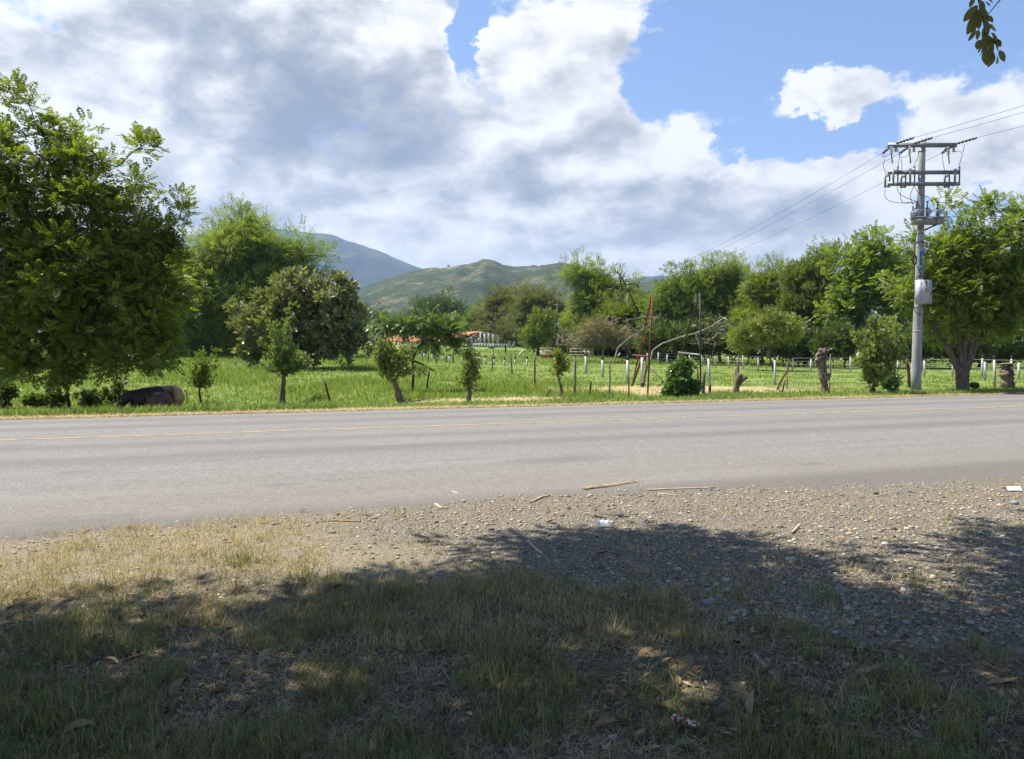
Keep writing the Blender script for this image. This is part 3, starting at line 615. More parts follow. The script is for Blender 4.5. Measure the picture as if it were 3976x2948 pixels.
pollard('shaded leafy sapling between the cattle and the thick-trunked pollard', 778, 1572, 775, 1500, 0.07, .05, 24, [(785, 1440, 80, 60), (800, 1390, 60, 60), (840, 1420, 50, 50)], 46, 13, 0.19, lm=LF_mid, bark=BARKD, seed=25)
pollard('thin dark-stemmed sapling under the large left tree', 268, 1590, 258, 1480, 0.09, .06, 24, [(255, 1450, 80, 40), (220, 1500, 40, 30), (310, 1460, 50, 40)], 32, 14, 0.26, lm=LF_dark, bark=BARKD, seed=26)
b = G(1588, 1530); d = b.y + 1.5
tree('long_leaved_tree', 'small tree with long drooping feather-shaped leaves in front of the barn', B(1600, d), [L(1570, 1262, 85, 28, d), L(1680, 1265, 110, 38, d), L(1770, 1305, 55, 45, d), L(1690, 1325, 60, 25, d), L(1500, 1252, 50, 20, d), L(1660, 1235, 60, 20, d), L(1800, 1350, 25, 30, d)],
     'pinnate_big', 46, 10, 0.46, LF_pinn, BARKD, 0.085, crad=0.30, seed=27, tip=0.008, step=0.3, up=0.15, droop=0.25, stems=[[B(1600, d, .1), P(1606, 1440, d), P(1600, 1400, d), P(1625, 1350, d), P(1650, 1320, d)], [P(1600, 1400, d), P(1640, 1415, d), P(1668, 1432, d), P(1690, 1440, d)]])
b = G(2640, 1545); d = b.y
tree('leafy_bush', 'dense low bush with broad oval leaves beside the right rusty frame', b, [L(2640, 1480, 60, 55, d), L(2620, 1520, 65, 30, d), L(2650, 1425, 45, 35, d), L(2680, 1500, 40, 40, d), L(2600, 1530, 40, 18, d)], 'rosette', 95, 13, 0.19, LF_bush, BARKD, 0.03, fork=0.3, crad=0.17, seed=28, cat='bush', tip=0.005, step=0.15, part_bark='stem')
b = G(3392, 1533); d = b.y
rs_s = np.random.RandomState(5); lob_ = [L(3390, 1380, 85, 75, d), L(3345, 1320, 45, 60, d), L(3440, 1310, 45, 75, d), L(3400, 1440, 70, 50, d), L(3480, 1380, 35, 35, d), L(3395, 1275, 35, 45, d)]
ends_, _ = inlobe(lob_, 46, rs_s, .4); hd_ = np.array(P(3392, 1500, d)); sh_ = [hd_ + (e_ - hd_) * u + rs_s.normal(0, .05, 3) for e_ in ends_ for u in (.45, .65, .82, 1.0)]
tree('leafy_shrub', 'tall leafy shrub standing just left of the concrete utility pole', b, [(tuple(hd_), (.15, .15, .15))], 'whorl2', 3, 9, 0.24, LF_pollard, BARKD, 0.07, lean=(0, 0, .4), crad=0.19, seed=29, cat='shrub', tip=0.006, step=0.2, part_bark='stem', extra=sh_)
b = G(3456, 1530); d = b.y
tree('leafy_bush', 'low bush at the foot of the tall shrub beside the utility pole', b, [L(3455, 1495, 42, 30, d), L(3470, 1470, 30, 25, d)], 'whorl2', 38, 12, 0.18, LF_bush, BARKD, 0.025, fork=0.3, crad=0.16, seed=30, cat='bush', tip=0.005, step=0.15, part_bark='stem')
b = G(3790, 1520); d = b.y
tree('leafy_bush', 'tiny weed bush at the foot of the many-stemmed tree', b, [L(3785, 1507, 18, 12, d)], 'rosette', 12, 9, 0.14, LF_bush, BARKD, 0.012, fork=0.3, crad=0.08, seed=31, cat='bush', tip=0.004, step=0.1, part_bark='stem')
for i, (px, py, w_, h_, lab) in enumerate(((130, 1588, 40, 25, 'dark broad-leaved weed at the far left of the verge under the large tree'), (215, 1590, 45, 35, 'dark broad-leaved weed just left of the thin dark-stemmed sapling'), (345, 1585, 55, 35, 'dark broad-leaved weed between the thin sapling and the cattle'), (455, 1582, 55, 48, 'tallest dark weed bush just left of the cattle heads'), (20, 1590, 35, 60, 'dark broad-leaved weed at the left edge of the picture'))):
    b = G(px, py); d = b.y
    tree('weed_bush', lab, b, [L(px, py - h_, w_, h_, d), L(px + 15, py - h_ * 1.2, w_ * .6, h_ * .8, d)], 'rosette', 16, 7, 0.24, LF_dark, BARKD, 0.015, fork=0.4, crad=0.24, seed=40 + i, cat='bush', tip=0.004, step=0.15, shell=0.34, group='dark weeds under the large tree', part_bark='stem')
# the many-stemmed tree at the right, behind the pole
b = G(3740, 1520); d = b.y
st = [[b + Vector((0, 0, -.15)), P(3738, 1470, d), P(3735, 1410, d), P(3720, 1340, d), P(3690, 1240, d), P(3660, 1130, d)], [b + Vector((.12, 0, -.1)), P(3748, 1450, d), P(3765, 1370, d), P(3780, 1280, d), P(3800, 1160, d), P(3820, 1050, d)],
      [b + Vector((0, .1, -.1)), P(3735, 1450, d), P(3742, 1360, d), P(3745, 1270, d), P(3742, 1150, d), P(3730, 1000, d)], [b + Vector((-.12, 0, -.1)), P(3722, 1440, d), P(3690, 1370, d), P(3640, 1290, d), P(3570, 1200, d)], [b + Vector((.1, .1, -.1)), P(3752, 1440, d), P(3790, 1340, d), P(3850, 1250, d), P(3920, 1150, d)]]
tree('many_stemmed_tree', 'bright green many-stemmed tree on a thick trunk behind the utility pole', b,
     [L(3690, 960, 130, 110, d), L(3850, 950, 140, 120, d), L(3720, 1120, 190, 150, d), L(3580, 1130, 130, 110, d), L(3900, 1120, 170, 160, d), L(3700, 1250, 200, 80, d), L(3900, 1270, 150, 70, d), L(4060, 1050, 170, 220, d), L(3990, 860, 110, 70, d), L(3600, 1300, 90, 45, d)],
     'pinnate', 300, 26, 0.32, LF_bright, BARK, 0.27, crad=0.60, spike=40, seed=33, tip=0.012, step=0.6, stems=st, extra=[P(3672, 785, d), P(3690, 810, d), P(3820, 790, d), P(3845, 800, d), P(3800, 830, d), P(3960, 800, d), P(3560, 960, d), P(3540, 1010, d)])

# ------------------------------------------------------------------ trees behind the pasture
def far_tree(label, px, d, lobes, leaf, n, per, size, lm, seed, crad=1.3, trunk_r=0.3, bark=BARK, name='field_tree', fork=0.3, extra=(), group='trees beyond the pasture', tip=0.018, shell=0.4, spike=26, **kw):
    return tree(name, label, B(px, d), [L(*l, d) for l in lobes], leaf, n, per, size, lm, bark, trunk_r, fork=fork, crad=crad, seed=seed, group=group, tip=tip, step=1.2, shell=shell, spike=spike, extra=[P(*e, d) for e in extra] or None, **kw)
far_tree('round dark far tree whose crown stands up behind the barn', 1705, 230, [(1705, 1205, 85, 50), (1660, 1225, 50, 35), (1760, 1225, 55, 35)], 'whorl2_far', 170, 12, 2.0, LF_dark, 51, 3.0, 0.5)
far_tree('dark low far tree between the glossy tree and the long-leaved tree', 1430, 215, [(1430, 1265, 50, 55), (1480, 1270, 50, 45), (1380, 1300, 60, 45)], 'whorl2_far', 120, 12, 1.9, LF_dark, 52, 2.8, 0.4)
far_tree('olive far tree above the left barn roof', 1560, 235, [(1560, 1275, 60, 40), (1620, 1270, 60, 40)], 'whorl2_far', 100, 12, 1.9, LF_olive, 53, 2.8, 0.4)
far_tree('small green far tree just right of the orange barn roof', 1870, 200, [(1870, 1245, 55, 40), (1830, 1265, 40, 30), (1920, 1250, 40, 40)], 'whorl2_far', 110, 12, 1.7, LF_mid, 54, 2.4, 0.3)
far_tree('olive green far tree at the left end of the right-hand wood', 1960, 180, [(1960, 1200, 80, 70), (1930, 1250, 60, 50), (2010, 1170, 60, 45)], 'feather', 210, 14, 1.8, LF_olive, 55, 2.2, 0.4)
far_tree('dull olive far tree with bare twigs behind the slim distant power pole', 2090, 165, [(2080, 1180, 80, 60), (2130, 1220, 70, 70), (2050, 1250, 70, 60), (2160, 1290, 60, 40)], 'feather', 260, 13, 1.7, LF_olive, 56, 2.0, 0.4, tip=0.03)
far_tree('thin grey-green tree standing in the pasture right of the barn columns', 1963, 110, [(1965, 1285, 60, 55), (1940, 1315, 50, 25), (1990, 1310, 50, 30)], 'feather', 90, 5, 0.8, LF_olive, 57, 1.1, 0.14, BARKD, tip=0.014)
far_tree('small rounded green tree with a dark trunk left of the corral', 2090, 100, [(2090, 1290, 50, 45), (2070, 1330, 40, 25), (2110, 1250, 35, 25)], 'whorl2_far', 110, 14, 0.9, LF_mid, 58, 1.0, 0.28, BARKD)
far_tree('tall feathery tree whose light top rises against the hill', 2290, 125, [(2280, 1090, 70, 45), (2340, 1120, 80, 50), (2240, 1080, 45, 40), (2300, 1180, 100, 60), (2420, 1150, 60, 50), (2290, 1250, 130, 70)], 'feather', 330, 20, 1.2, LF_feather, 59, 1.6, 0.35, fork=0.4, extra=((2215, 1030), (2250, 1022), (2290, 1025), (2340, 1045), (2470, 1090), (2380, 1060)))
far_tree('mid green tree behind the bare thorn tree', 2440, 105, [(2420, 1250, 90, 70), (2340, 1300, 90, 50), (2490, 1210, 60, 60), (2500, 1300, 60, 50)], 'feather', 230, 15, 1.2, LF_mid, 60, 1.4, 0.3)
far_tree('brownish low thorn tree in the pasture', 2340, 80, [(2330, 1300, 110, 45), (2270, 1330, 60, 30), (2410, 1320, 80, 35), (2340, 1260, 70, 25)], 'feather', 210, 8, 0.5, LF_brown, 61, 0.75, 0.12, BARKP, tip=0.016, name='thorn_tree', fork=0.2)
far_tree('leafless whitish shrub left of the brownish thorn tree', 2190, 78, [(2185, 1320, 45, 40), (2225, 1340, 40, 25)], 'feather', 70, 1, 0.4, LF_brown, 62, 0.5, 0.06, BARKP, tip=0.016, name='bare_shrub', fork=0.1, cat='shrub')
far_tree('thin bare dead tree sticking out above the wood', 2480, 90, [(2410, 1080, 40, 45), (2440, 1150, 45, 40), (2395, 1050, 25, 25), (2480, 1120, 25, 30)], 'feather', 70, 1, 0.5, LF_olive, 63, 0.5, 0.12, BARKD, tip=0.016, name='dead_tree', stems=[[B(2505, 90), P(2500, 1320, 90), P(2485, 1230, 90), P(2450, 1150, 90), P(2415, 1080, 90)]])
RT = [(2620, 92, [(2620, 1140, 75, 70), (2570, 1210, 70, 70), (2660, 1220, 80, 80), (2590, 1300, 80, 60), (2680, 1100, 40, 40)], 'whorl2_far', LF_bright, 'leafy tree of the wood directly behind the rusty frames', ((2590, 1050), (2640, 1040), (2680, 1030))),
      (2800, 95, [(2780, 1080, 70, 60), (2860, 1070, 60, 55), (2720, 1110, 60, 60), (2820, 1180, 110, 80), (2740, 1240, 80, 70)], 'feather', LF_feather, 'feathery bright tree of the wood right of the rusty frames', ((2790, 1010), (2850, 1005), (2880, 1020), (2730, 1030))),
      (2960, 90, [(2950, 1110, 60, 50), (2990, 1170, 80, 70), (2930, 1240, 90, 70), (3010, 1060, 40, 35)], 'feather', LF_feather, 'low crowned mid green tree in the middle of the wood', ((2960, 1040), (3000, 1025))),
      (3130, 86, [(3090, 1080, 60, 60), (3160, 1060, 75, 70), (3220, 1000, 45, 45), (3130, 1180, 110, 80), (3230, 1120, 70, 70), (3130, 1290, 110, 60)], 'whorl2_far', LF_mid, 'dark green tree of the wood with a pointed top', ((3235, 975), (3225, 990), (3060, 1040))),
      (3340, 78, [(3310, 1040, 70, 70), (3380, 980, 70, 55), (3430, 1040, 80, 70), (3340, 1140, 110, 80), (3290, 1220, 90, 70), (3450, 1150, 90, 80)], 'pinnate', LF_bright, 'tall tree of the wood immediately left of the utility pole', ((3370, 920), (3400, 925), (3340, 935), (3480, 960))),
      (3560, 82, [(3530, 1060, 80, 70), (3600, 1150, 90, 90), (3520, 1240, 100, 70)], 'whorl2_far', LF_mid, 'tree of the wood directly behind the utility pole', ()),
      (3800, 80, [(3760, 1080, 130, 110), (3900, 1040, 120, 110), (3850, 1220, 170, 90), (4050, 1100, 130, 140)], 'whorl2_far', LF_dark, 'dark tree of the wood filling the right edge behind the many-stemmed tree', ())]
for i, (px, d, lb, leaf, lm, lab, ex) in enumerate(RT):
    far_tree(lab, px, d, lb, leaf, 340 if leaf != 'pinnate' else 220, 26 if leaf != 'pinnate' else 13, 0.72, lm, 70 + i, 1.15, 0.22, BARKD, extra=ex)
UT = [(2560, 86, [(2560, 1335, 60, 40), (2620, 1345, 50, 35)], LF_dark, 'shade-coloured understory bush behind the left rusty frame'), (2720, 84, [(2700, 1330, 70, 45), (2770, 1320, 60, 50)], LF_dark, 'shade-coloured understory bush behind the right rusty frame'),  # dark leaf colour stands in for the shade under the wood's canopy
      (2900, 84, [(2880, 1340, 80, 40), (2960, 1330, 70, 45)], LF_dark, 'shade-coloured understory bush behind the pale low tree'), (3100, 80, [(3060, 1340, 70, 45), (3140, 1350, 80, 40)], LF_dark, 'shade-coloured understory bush behind the pollarded stump'),
      (3280, 76, [(3240, 1340, 70, 50), (3330, 1340, 80, 50)], LF_dark, 'shade-coloured understory bush behind the tall shrub'), (3480, 74, [(3450, 1340, 80, 55), (3560, 1340, 80, 55)], LF_dark, 'shade-coloured understory bush behind the utility pole'),
      (3720, 74, [(3680, 1345, 90, 55), (3790, 1345, 90, 55)], LF_dark, 'shade-coloured understory bush behind the trunk of the many-stemmed tree'), (3930, 74, [(3890, 1345, 80, 55), (3990, 1340, 90, 60)], LF_dark, 'shade-coloured understory bush behind the cut stump at the right edge'),
      (2380, 110, [(2300, 1345, 80, 22), (2430, 1345, 80, 25), (2200, 1340, 60, 25)], LF_dark, 'shade-coloured understory bush behind the corral and thorn tree'),
      (2000, 190, [(1900, 1320, 90, 28), (2060, 1325, 90, 25), (2180, 1330, 60, 20)], LF_dark, 'shade-coloured understory bush behind the barn columns'), (620, 95, [(560, 1330, 160, 60), (720, 1340, 120, 50), (400, 1330, 160, 60)], LF_mid, 'mid green thicket seen below the large left tree')]
for i, (px, d, lb, lm, lab) in enumerate(UT):
    far_tree(lab, px, d, lb, 'whorl2_far', 130, 16, 1.1 * d / 80, lm, 90 + i, 1.3 * d / 80, 0.12, BARKD, name='understory_bush', cat='bush', group='understory of the wood')
d = 66
far_tree('pale yellowish low tree at the edge of the wood left of the pollarded stump', 3005, d, [(2900, 1300, 60, 40), (2960, 1290, 60, 45), (3040, 1280, 70, 50), (3010, 1250, 50, 30), (2890, 1340, 40, 25)], 'whorl2_far', 190, 15, 0.62, LF_yel, 110, 0.8, 0.13, BARK)
d = 72
far_tree('leafless fallen tree arching in front of the wood between the rusty frames', 2530, d, [(2780, 1270, 60, 40), (2700, 1330, 40, 35), (2830, 1310, 40, 35), (2760, 1340, 40, 25)], 'feather', 60, 1, 0.4, LF_brown, 111, 0.5, 0.13, BARKP, name='fallen_tree', tip=0.014,
         stems=[[B(2520, d), P(2535, 1360, d), P(2570, 1335, d), P(2640, 1310, d), P(2700, 1295, d), P(2760, 1270, d), P(2810, 1235, d)], [P(2700, 1295, d), P(2712, 1330, d), P(2720, 1365, d)]])
far_tree('leafless pale branch leaning right of the brownish thorn tree', 2400, 76, [(2480, 1270, 45, 35), (2540, 1240, 40, 30)], 'feather', 30, 1, 0.4, LF_brown, 112, 0.5, 0.08, BARKP, name='dead_branch', tip=0.014, stems=[[B(2380, 76), P(2400, 1350, 76), P(2440, 1315, 76), P(2490, 1285, 76), P(2540, 1250, 76)]])
d = 2100
tp = azel(1741, 1030)
tree('ridge_tree', 'single tiny dark tree on the ridge of the green hill', P(1741, 1048, 2080), [L(1741, 1034, 5, 5, 2080)], 'whorl2_far', 26, 10, 2.2, LF_dark, BARKD, 0.4, fork=0.4, crad=1.6, seed=120, tip=0.08, step=2.0)

# ------------------------------------------------------------------ posts, stumps, stakes
WHITE = mat('whitewashed_post', (0.56, 0.55, 0.51), (0.33, 0.315, 0.285), 9, 0.85, c3=(0.48, 0.46, 0.41), bump=0.004)
BLACK = mat('black_paint', (0.022, 0.021, 0.02), (0.04, 0.038, 0.035), 20, 0.7)
WOOD = mat('weathered_grey_wood', (0.235, 0.195, 0.150), (0.110, 0.088, 0.066), 18, 0.95, bump=0.006, stretch=(1, 1, 0.18))
DWOOD = mat('dark_brown_wood', (0.115, 0.075, 0.045), (0.045, 0.030, 0.020), 18, 0.95, bump=0.006, stretch=(1, 1, 0.2))
CHAR = mat('charred_wood', (0.05, 0.043, 0.038), (0.018, 0.016, 0.015), 18, 0.95, bump=0.006)
STUMP = mat('stump_bark', (0.26, 0.195, 0.135), (0.065, 0.047, 0.033), 7, 0.97, bump=0.05, bscale=10, c3=(0.14, 0.10, 0.07), stretch=(1, 1, 0.45))
PALE = mat('pale_cut_wood', (0.48, 0.38, 0.25), (0.33, 0.25, 0.16), 9, 0.9)
def post(label, px, top, bot, wd=8.0, kind='white', cap=0.0, foot=0.0, topx=None, group=None, name='fence_post', d=None, seed=0):
    b = G(px, bot) if d is None else B(px, d)
    d = b.y; tp = P(topx if topx is not None else px, top, d) - b; h = tp.z; r = wd * d / F / 2
    root = empty(name, b, label, 'post', group); rs = np.random.RandomState(int(px) + seed)
    m = {'white': WHITE, 'wood': WOOD, 'dark': DWOOD, 'char': CHAR}[kind]
    def seg(u0, u1, k, jit):
        us = np.linspace(u0, u1, 5 if jit else 3)
        pts = [(tp.x * u + (rs.uniform(-1, 1) * r * jit if 0 < u < 1 else 0), tp.y * u, h * u if u > 0 else -0.15) for u in us]
        return pts, [r * k * (1 - 0.12 * u) for u in us]
    sides = 4 if kind == 'white' else 7; fz = foot / h if foot else 0.0; cz = 1 - (cap / h if cap else 0.0)
    jit = 0.0 if kind == 'white' else 0.35
    pts, rr = seg(fz, cz, 1.0, jit); k = 1.3 if kind == 'white' else 1.0
    MB().tube(pts, np.array(rr) * k, sides, True, 0.12 if jit else 0.03, rs).build('shaft', m, root)
    if foot:
        pts, rr = seg(0, fz, 1.03, 0); MB().tube(pts, np.array(rr) * k, sides).build('painted_foot', BLACK, root)
    if cap:
        pts, rr = seg(cz, 1.0, 1.04, 0); MB().tube(pts, np.array(rr) * k, sides).build('painted_cap', BLACK, root)
    return root
g1 = 'posts along the far verge'
post('grey wooden post with black foot, leftmost tall post right of the living fence', 2077, 1379, 1510, 9, 'wood', 0, .15, group=g1)
post('tall grey wooden post with black foot between the pale sapling and the white posts', 2232, 1390, 1536, 9, 'wood', 0, .18, group=g1)
post('white post with tall black tip, left of the pair behind the leaning stub', 2275, 1371, 1453, 8, 'white', .20, group=g1)
post('white post with black tip, right of the pair behind the leaning stub', 2340, 1385, 1466, 8, 'white', .20, group=g1)
post('thin grey split stake with dark foot left of the rusty frames', 2368, 1399, 1547, 6.5, 'wood', 0, .16, group=g1)
post('thick white post with black tip just left of the first rusty frame', 2438, 1382, 1494, 10.5, 'white', .22, .1, group=g1)
bp = post('white braced corner post with black foot under the first rusty frame', 2494, 1388, 1508, 10, 'white', 0, .2, group=g1)
post('short bark-covered stake in front of the thick white black-tipped post', 2443, 1446, 1548, 7, 'wood', topx=2440, group=g1)
post('short round stub leaning slightly right between two grey stakes', 2286, 1482, 1547, 8.5, 'dark', topx=2294, group=g1)
post('very short stub leaning hard right next to the pale sapling', 2118, 1511, 1543, 8, 'dark', topx=2138, group=g1)
post('short dark brown stake touching the right rusty frame', 2713, 1432, 1538, 7, 'dark', topx=2708, group=g1)
post('short thick grey-brown post right of the right rusty frame', 2730, 1441, 1538, 14, 'wood', topx=2734, group=g1)
post('tall white post with black tip and foot beside the short thick post', 2757, 1377, 1535, 8, 'white', .14, .36, topx=2751, group=g1)
post('tall grey wooden post standing behind the forked stump', 2866, 1385, 1530, 11, 'wood', group=g1)
post('thin split stake behind the forked stump on its left', 2857, 1428, 1520, 7, 'wood', group=g1)
post('white post with black tip between the forked stump and the pollarded stump', 3009, 1385, 1499, 7.5, 'white', .16, group=g1)
post('dark stick leaning right, one of the crossed sticks', 3012, 1428, 1513, 8, 'dark', topx=3062, group=g1, name='leaning_stick')
post('thin upright stick, one of the crossed sticks', 3056, 1408, 1510, 5, 'wood', group=g1, name='thin_stick')
post('short stake in front of the crossed sticks', 3036, 1477, 1535, 6.5, 'dark', topx=3048, group=g1)
post('thin grey stake beside the pollarded stump', 3222, 1374, 1452, 4.5, 'wood', topx=3225, group=g1, d=34)
post('short grey post left of the foot of the tall shrub', 3376, 1452, 1508, 7, 'wood', group=g1)
post('white post half hidden behind the utility pole', 3541, 1414, 1499, 7.5, 'white', group=g1)
post('tall white post with black tip right of the many-stemmed tree', 3863, 1382, 1509, 9.5, 'white', .17, .05, topx=3861, group=g1)
post('white post with black tip and foot behind the tall white post', 3825, 1398, 1478, 8.5, 'white', .1, .12, group=g1)
post('white post at the right edge of the picture beside the cut stump', 3956, 1408, 1475, 9, 'white', group=g1)
post('dark stump-like stake leaning left beside the utility pole', 3533, 1397, 1505, 13, 'dark', topx=3521, group=g1, name='leaning_stake')
post('charred curved stake in the pasture between two pollards', 1655, 1442, 1513, 8, 'char', topx=1667, group=g1, name='charred_stake')
post('brown stake leaning left beside the thick-trunked pollard', 1287, 1478, 1566, 9, 'dark', topx=1258, group=g1, name='leaning_stake')
# braces of the corner post
b = G(2494, 1508)
for lab, a, c, m, r in (('dark wooden brace leaning on the left of the white corner post', (2487, 1407), (2457, 1492), DWOOD, .055), ('dark wooden brace behind the white corner post on its right', (2512, 1420), (2498, 1500), DWOOD, .05), ('whitewashed brace slanting down to the right of the white corner post', (2502, 1410), (2578, 1484), WHITE, .055), ('thin pale stick slanting right of the whitewashed brace', (2527, 1462), (2548, 1484), PALE, .03)):
    p1 = G(*c); p0 = P(*a, b.y + 0.1)
    if a[0] == 2527: p0 = P(*a, p1.y)
    k = MB().tube([np.array(p1) - (0, 0, .05), (np.array(p1) + np.array(p0)) / 2, np.array(p0)], [r, r, r * .9], 6 if m is not WHITE else 4, True, .1, np.random.RandomState(3))
    k.build('brace_pole', m, None, origin=p1, loc=p1, label=lab, cat='brace', group='braces of the corner post')
# posts of the rows inside the pasture
g2 = 'white posts with black tips in the pasture'
wrow = [(1618, 1353, 1380), (1632, 1362, 1387), (1648, 1363, 1389), (1679, 1367, 1396), (1700, 1378, 1399), (1721, 1372, 1400), (1746, 1374, 1405), (1796, 1378, 1407), (1825, 1381, 1408), (1856, 1381, 1410), (1885, 1380, 1409), (1919, 1385, 1414), (1959, 1387, 1417), (2000, 1385, 1416), (2047, 1383, 1420), (2154, 1377, 1424), (2204, 1390, 1427)]
ordn = ['first', 'second', 'third', 'fourth', 'fifth', 'sixth', 'seventh', 'eighth', 'ninth', 'tenth', 'eleventh', 'twelfth', 'thirteenth', 'fourteenth', 'fifteenth', 'sixteenth', 'seventeenth', 'eighteenth', 'nineteenth', 'twentieth', 'twenty-first', 'twenty-second']
for i, (px, t0, b0) in enumerate(wrow):
    post(f'white black-tipped post in the pasture row before the barn, {ordn[i]} from the left', px, t0, b0 + 4, 5.5, 'white', .22, group=g2)
g3 = 'grey wooden posts in the pasture'
for i, (px, t0, b0, tx) in enumerate([(1640, 1365, 1399, 1640), (1664, 1367, 1405, 1664), (1694, 1375, 1406, 1694), (1732, 1377, 1407, 1732), (1759, 1364, 1408, 1759), (1818, 1362, 1408, 1818), (1862, 1362, 1420, 1862), (1912, 1369, 1435, 1914), (1989, 1372, 1452, 1981)]):
    post(f'grey wooden post in the pasture before the barn, {ordn[i]} wooden one from the left', px, t0, b0 + 3, 6.5, 'wood', group=g3, topx=tx)
# wire fence along the wood: posts and wires move together
fp = [(2515, 1374, 1396), (2555, 1375, 1399), (2590, 1375, 1404), (2635, 1374, 1399), (2679, 1372, 1406), (2726, 1371, 1410), (2778, 1374, 1410), (2830, 1376, 1411), (2887, 1377, 1412), (2945, 1380, 1417), (3010, 1381, 1424), (3077, 1382, 1430), (3148, 1384, 1444), (3226, 1386, 1447), (3305, 1388, 1452), (3395, 1394, 1450), (3486, 1398, 1452), (3592, 1399, 1467), (3700, 1402, 1466), (3815, 1404, 1468), (3930, 1406, 1470), (4060, 1408, 1474)]
D_ = np.interp([p_[0] for p_ in fp], [2500, 2700, 3000, 3300, 3600, 4100], [82, 74, 66, 60, 52, 46])
fence = empty('wire_fence', B(2515, 82), 'wire fence on white posts running along the edge of the wood', 'fence')
o0 = np.array(B(2515, 82)); tops = []
pm = MB()
for (px, t0, b0), d in zip(fp, D_):
    b = np.array(B(px, d)); h = 1.28 + .1 * math.sin(px * 1.7); ln_ = np.array((.06 * math.sin(px * 2.3), 0, 0)); tops.append(b + ln_ + (0, 0, 1.28))
    q_ = MB().tube([b - (0, 0, .1), b + ln_ * .9 + (0, 0, h * .9)], [.078, .068], 4); po = q_.build('post', WHITE, fence, origin=o0)
    MB().tube([b + ln_ * .9 + (0, 0, h * .9), b + ln_ + (0, 0, h + .04)], [.072, .064], 4).build('painted_cap', BLACK, po, origin=o0)
WIRE = mat('galvanised_wire', (0.24, 0.245, 0.25), None, 5, 0.5, 0.6)
for hh in (0.35, 0.6, 0.88, 1.14):
    MB().tube([t_ + np.array((0, -.09, hh - 1.28)) for t_ in tops], 0.007, 3).build('wire', WIRE, fence, origin=o0)
# barbed wire of the old living fence along the road
for k, hh in enumerate((0.45, 0.85)):
    a, c = G(2730, 1538), G(3400, 1533); n = 14
    pts = [np.array(a.lerp(c, u)) + (0, 0, hh + 0.03 * math.sin(u * 25)) for u in np.linspace(0, 1, n)]
    MB().tube(np.array(pts), 0.006, 3).build('barbed_wire', WIRE, None, origin=pts[0], loc=pts[0], label=('lower' if k == 0 else 'upper') + ' rusty barbed wire strung along the verge between post and shrub', cat='wire')

# stumps
def stump(label, px, bot, path, rad, name='tree_stump', m=STUMP, knobs=(), seed=0, arms=(), cutm=None):
    b = G(px, bot); d = b.y; k = d / F; rs = np.random.RandomState(seed + 5)
    root = empty(name, b, label, 'stump', 'stumps along the far verge')
    pts = np.array([P(*p_, d) for p_ in path]); pts[0][2] = b.z - 0.1
    n = 26; u = np.linspace(0, 1, n); ui = np.linspace(0, 1, len(pts))
    pp = np.stack([np.interp(u, ui, pts[:, i]) for i in range(3)], -1); rr = np.interp(u, ui, np.array(rad) * k) * (1 + 0.10 * np.sin(u * 19 + seed) + rs.uniform(-.08, .08, n))
    MB().tube(pp, rr, 14, True, 0.16, rs).build('trunk', m, root, origin=b)
    for a in arms:
        ap = np.array([P(*p_, d - a[2] if len(a) > 2 else d) for p_ in a[0]]); un = np.linspace(0, 1, 8); ua = np.linspace(0, 1, len(ap))
        MB().tube(np.stack([np.interp(un, ua, ap[:, i]) for i in range(3)], -1), np.interp(un, ua, np.array(a[1]) * k), 9, True, 0.12, rs).build('cut_limb', m, root, origin=b)
        e = ap[-1]; dr = ap[-1] - ap[-2]; dr /= np.linalg.norm(dr); r = a[1][-1] * k * .85
        MB().tube([e, e + dr * 0.012], r, 9).build('sawn_face', PALE, root, origin=b)
    return root
stump('tall pollarded stump with knobbly cut head beside the crossed sticks', 3204, 1532, [(3206, 1532), (3201, 1500), (3196, 1470), (3192, 1430), (3187, 1395), (3196, 1365), (3200, 1358)], [17, 14, 13, 17, 20, 18, 12], seed=1,
      arms=[([(3205, 1475), (3217, 1462), (3221, 1450)], [11, 9, 7], .1), ([(3195, 1385), (3208, 1368), (3220, 1358)], [7, 5, 4], .15), ([(3190, 1380), (3178, 1378), (3172, 1376)], [8, 6, 5], .1), ([(3192, 1375), (3186, 1362), (3182, 1357)], [7, 6, 5], .18), ([(3200, 1372), (3203, 1360), (3205, 1353)], [7, 6, 5], .2), ([(3186, 1405), (3173, 1402), (3170, 1396)], [9, 7, 6], .1)])
stump('forked stump with two sawn arms in front of the tall grey post', 2856, 1538, [(2853, 1538), (2858, 1510), (2866, 1485), (2872, 1462), (2874, 1452)], [13, 10, 11, 13, 10], seed=2, arms=[([(2868, 1490), (2882, 1475), (2898, 1464)], [10, 9, 8], .08), ([(2868, 1480), (2870, 1465), (2871, 1456)], [10, 10, 9], .12)])
stump('broad rotten tree stump with flat sawn top at the right edge', 3912, 1513, [(3916, 1513), (3912, 1490), (3910, 1460), (3908, 1430), (3907, 1417)], [27, 23, 24, 21, 20], seed=3, arms=[([(3907, 1420), (3907, 1415), (3907, 1412)], [21, 22, 21.5], 0.02)])

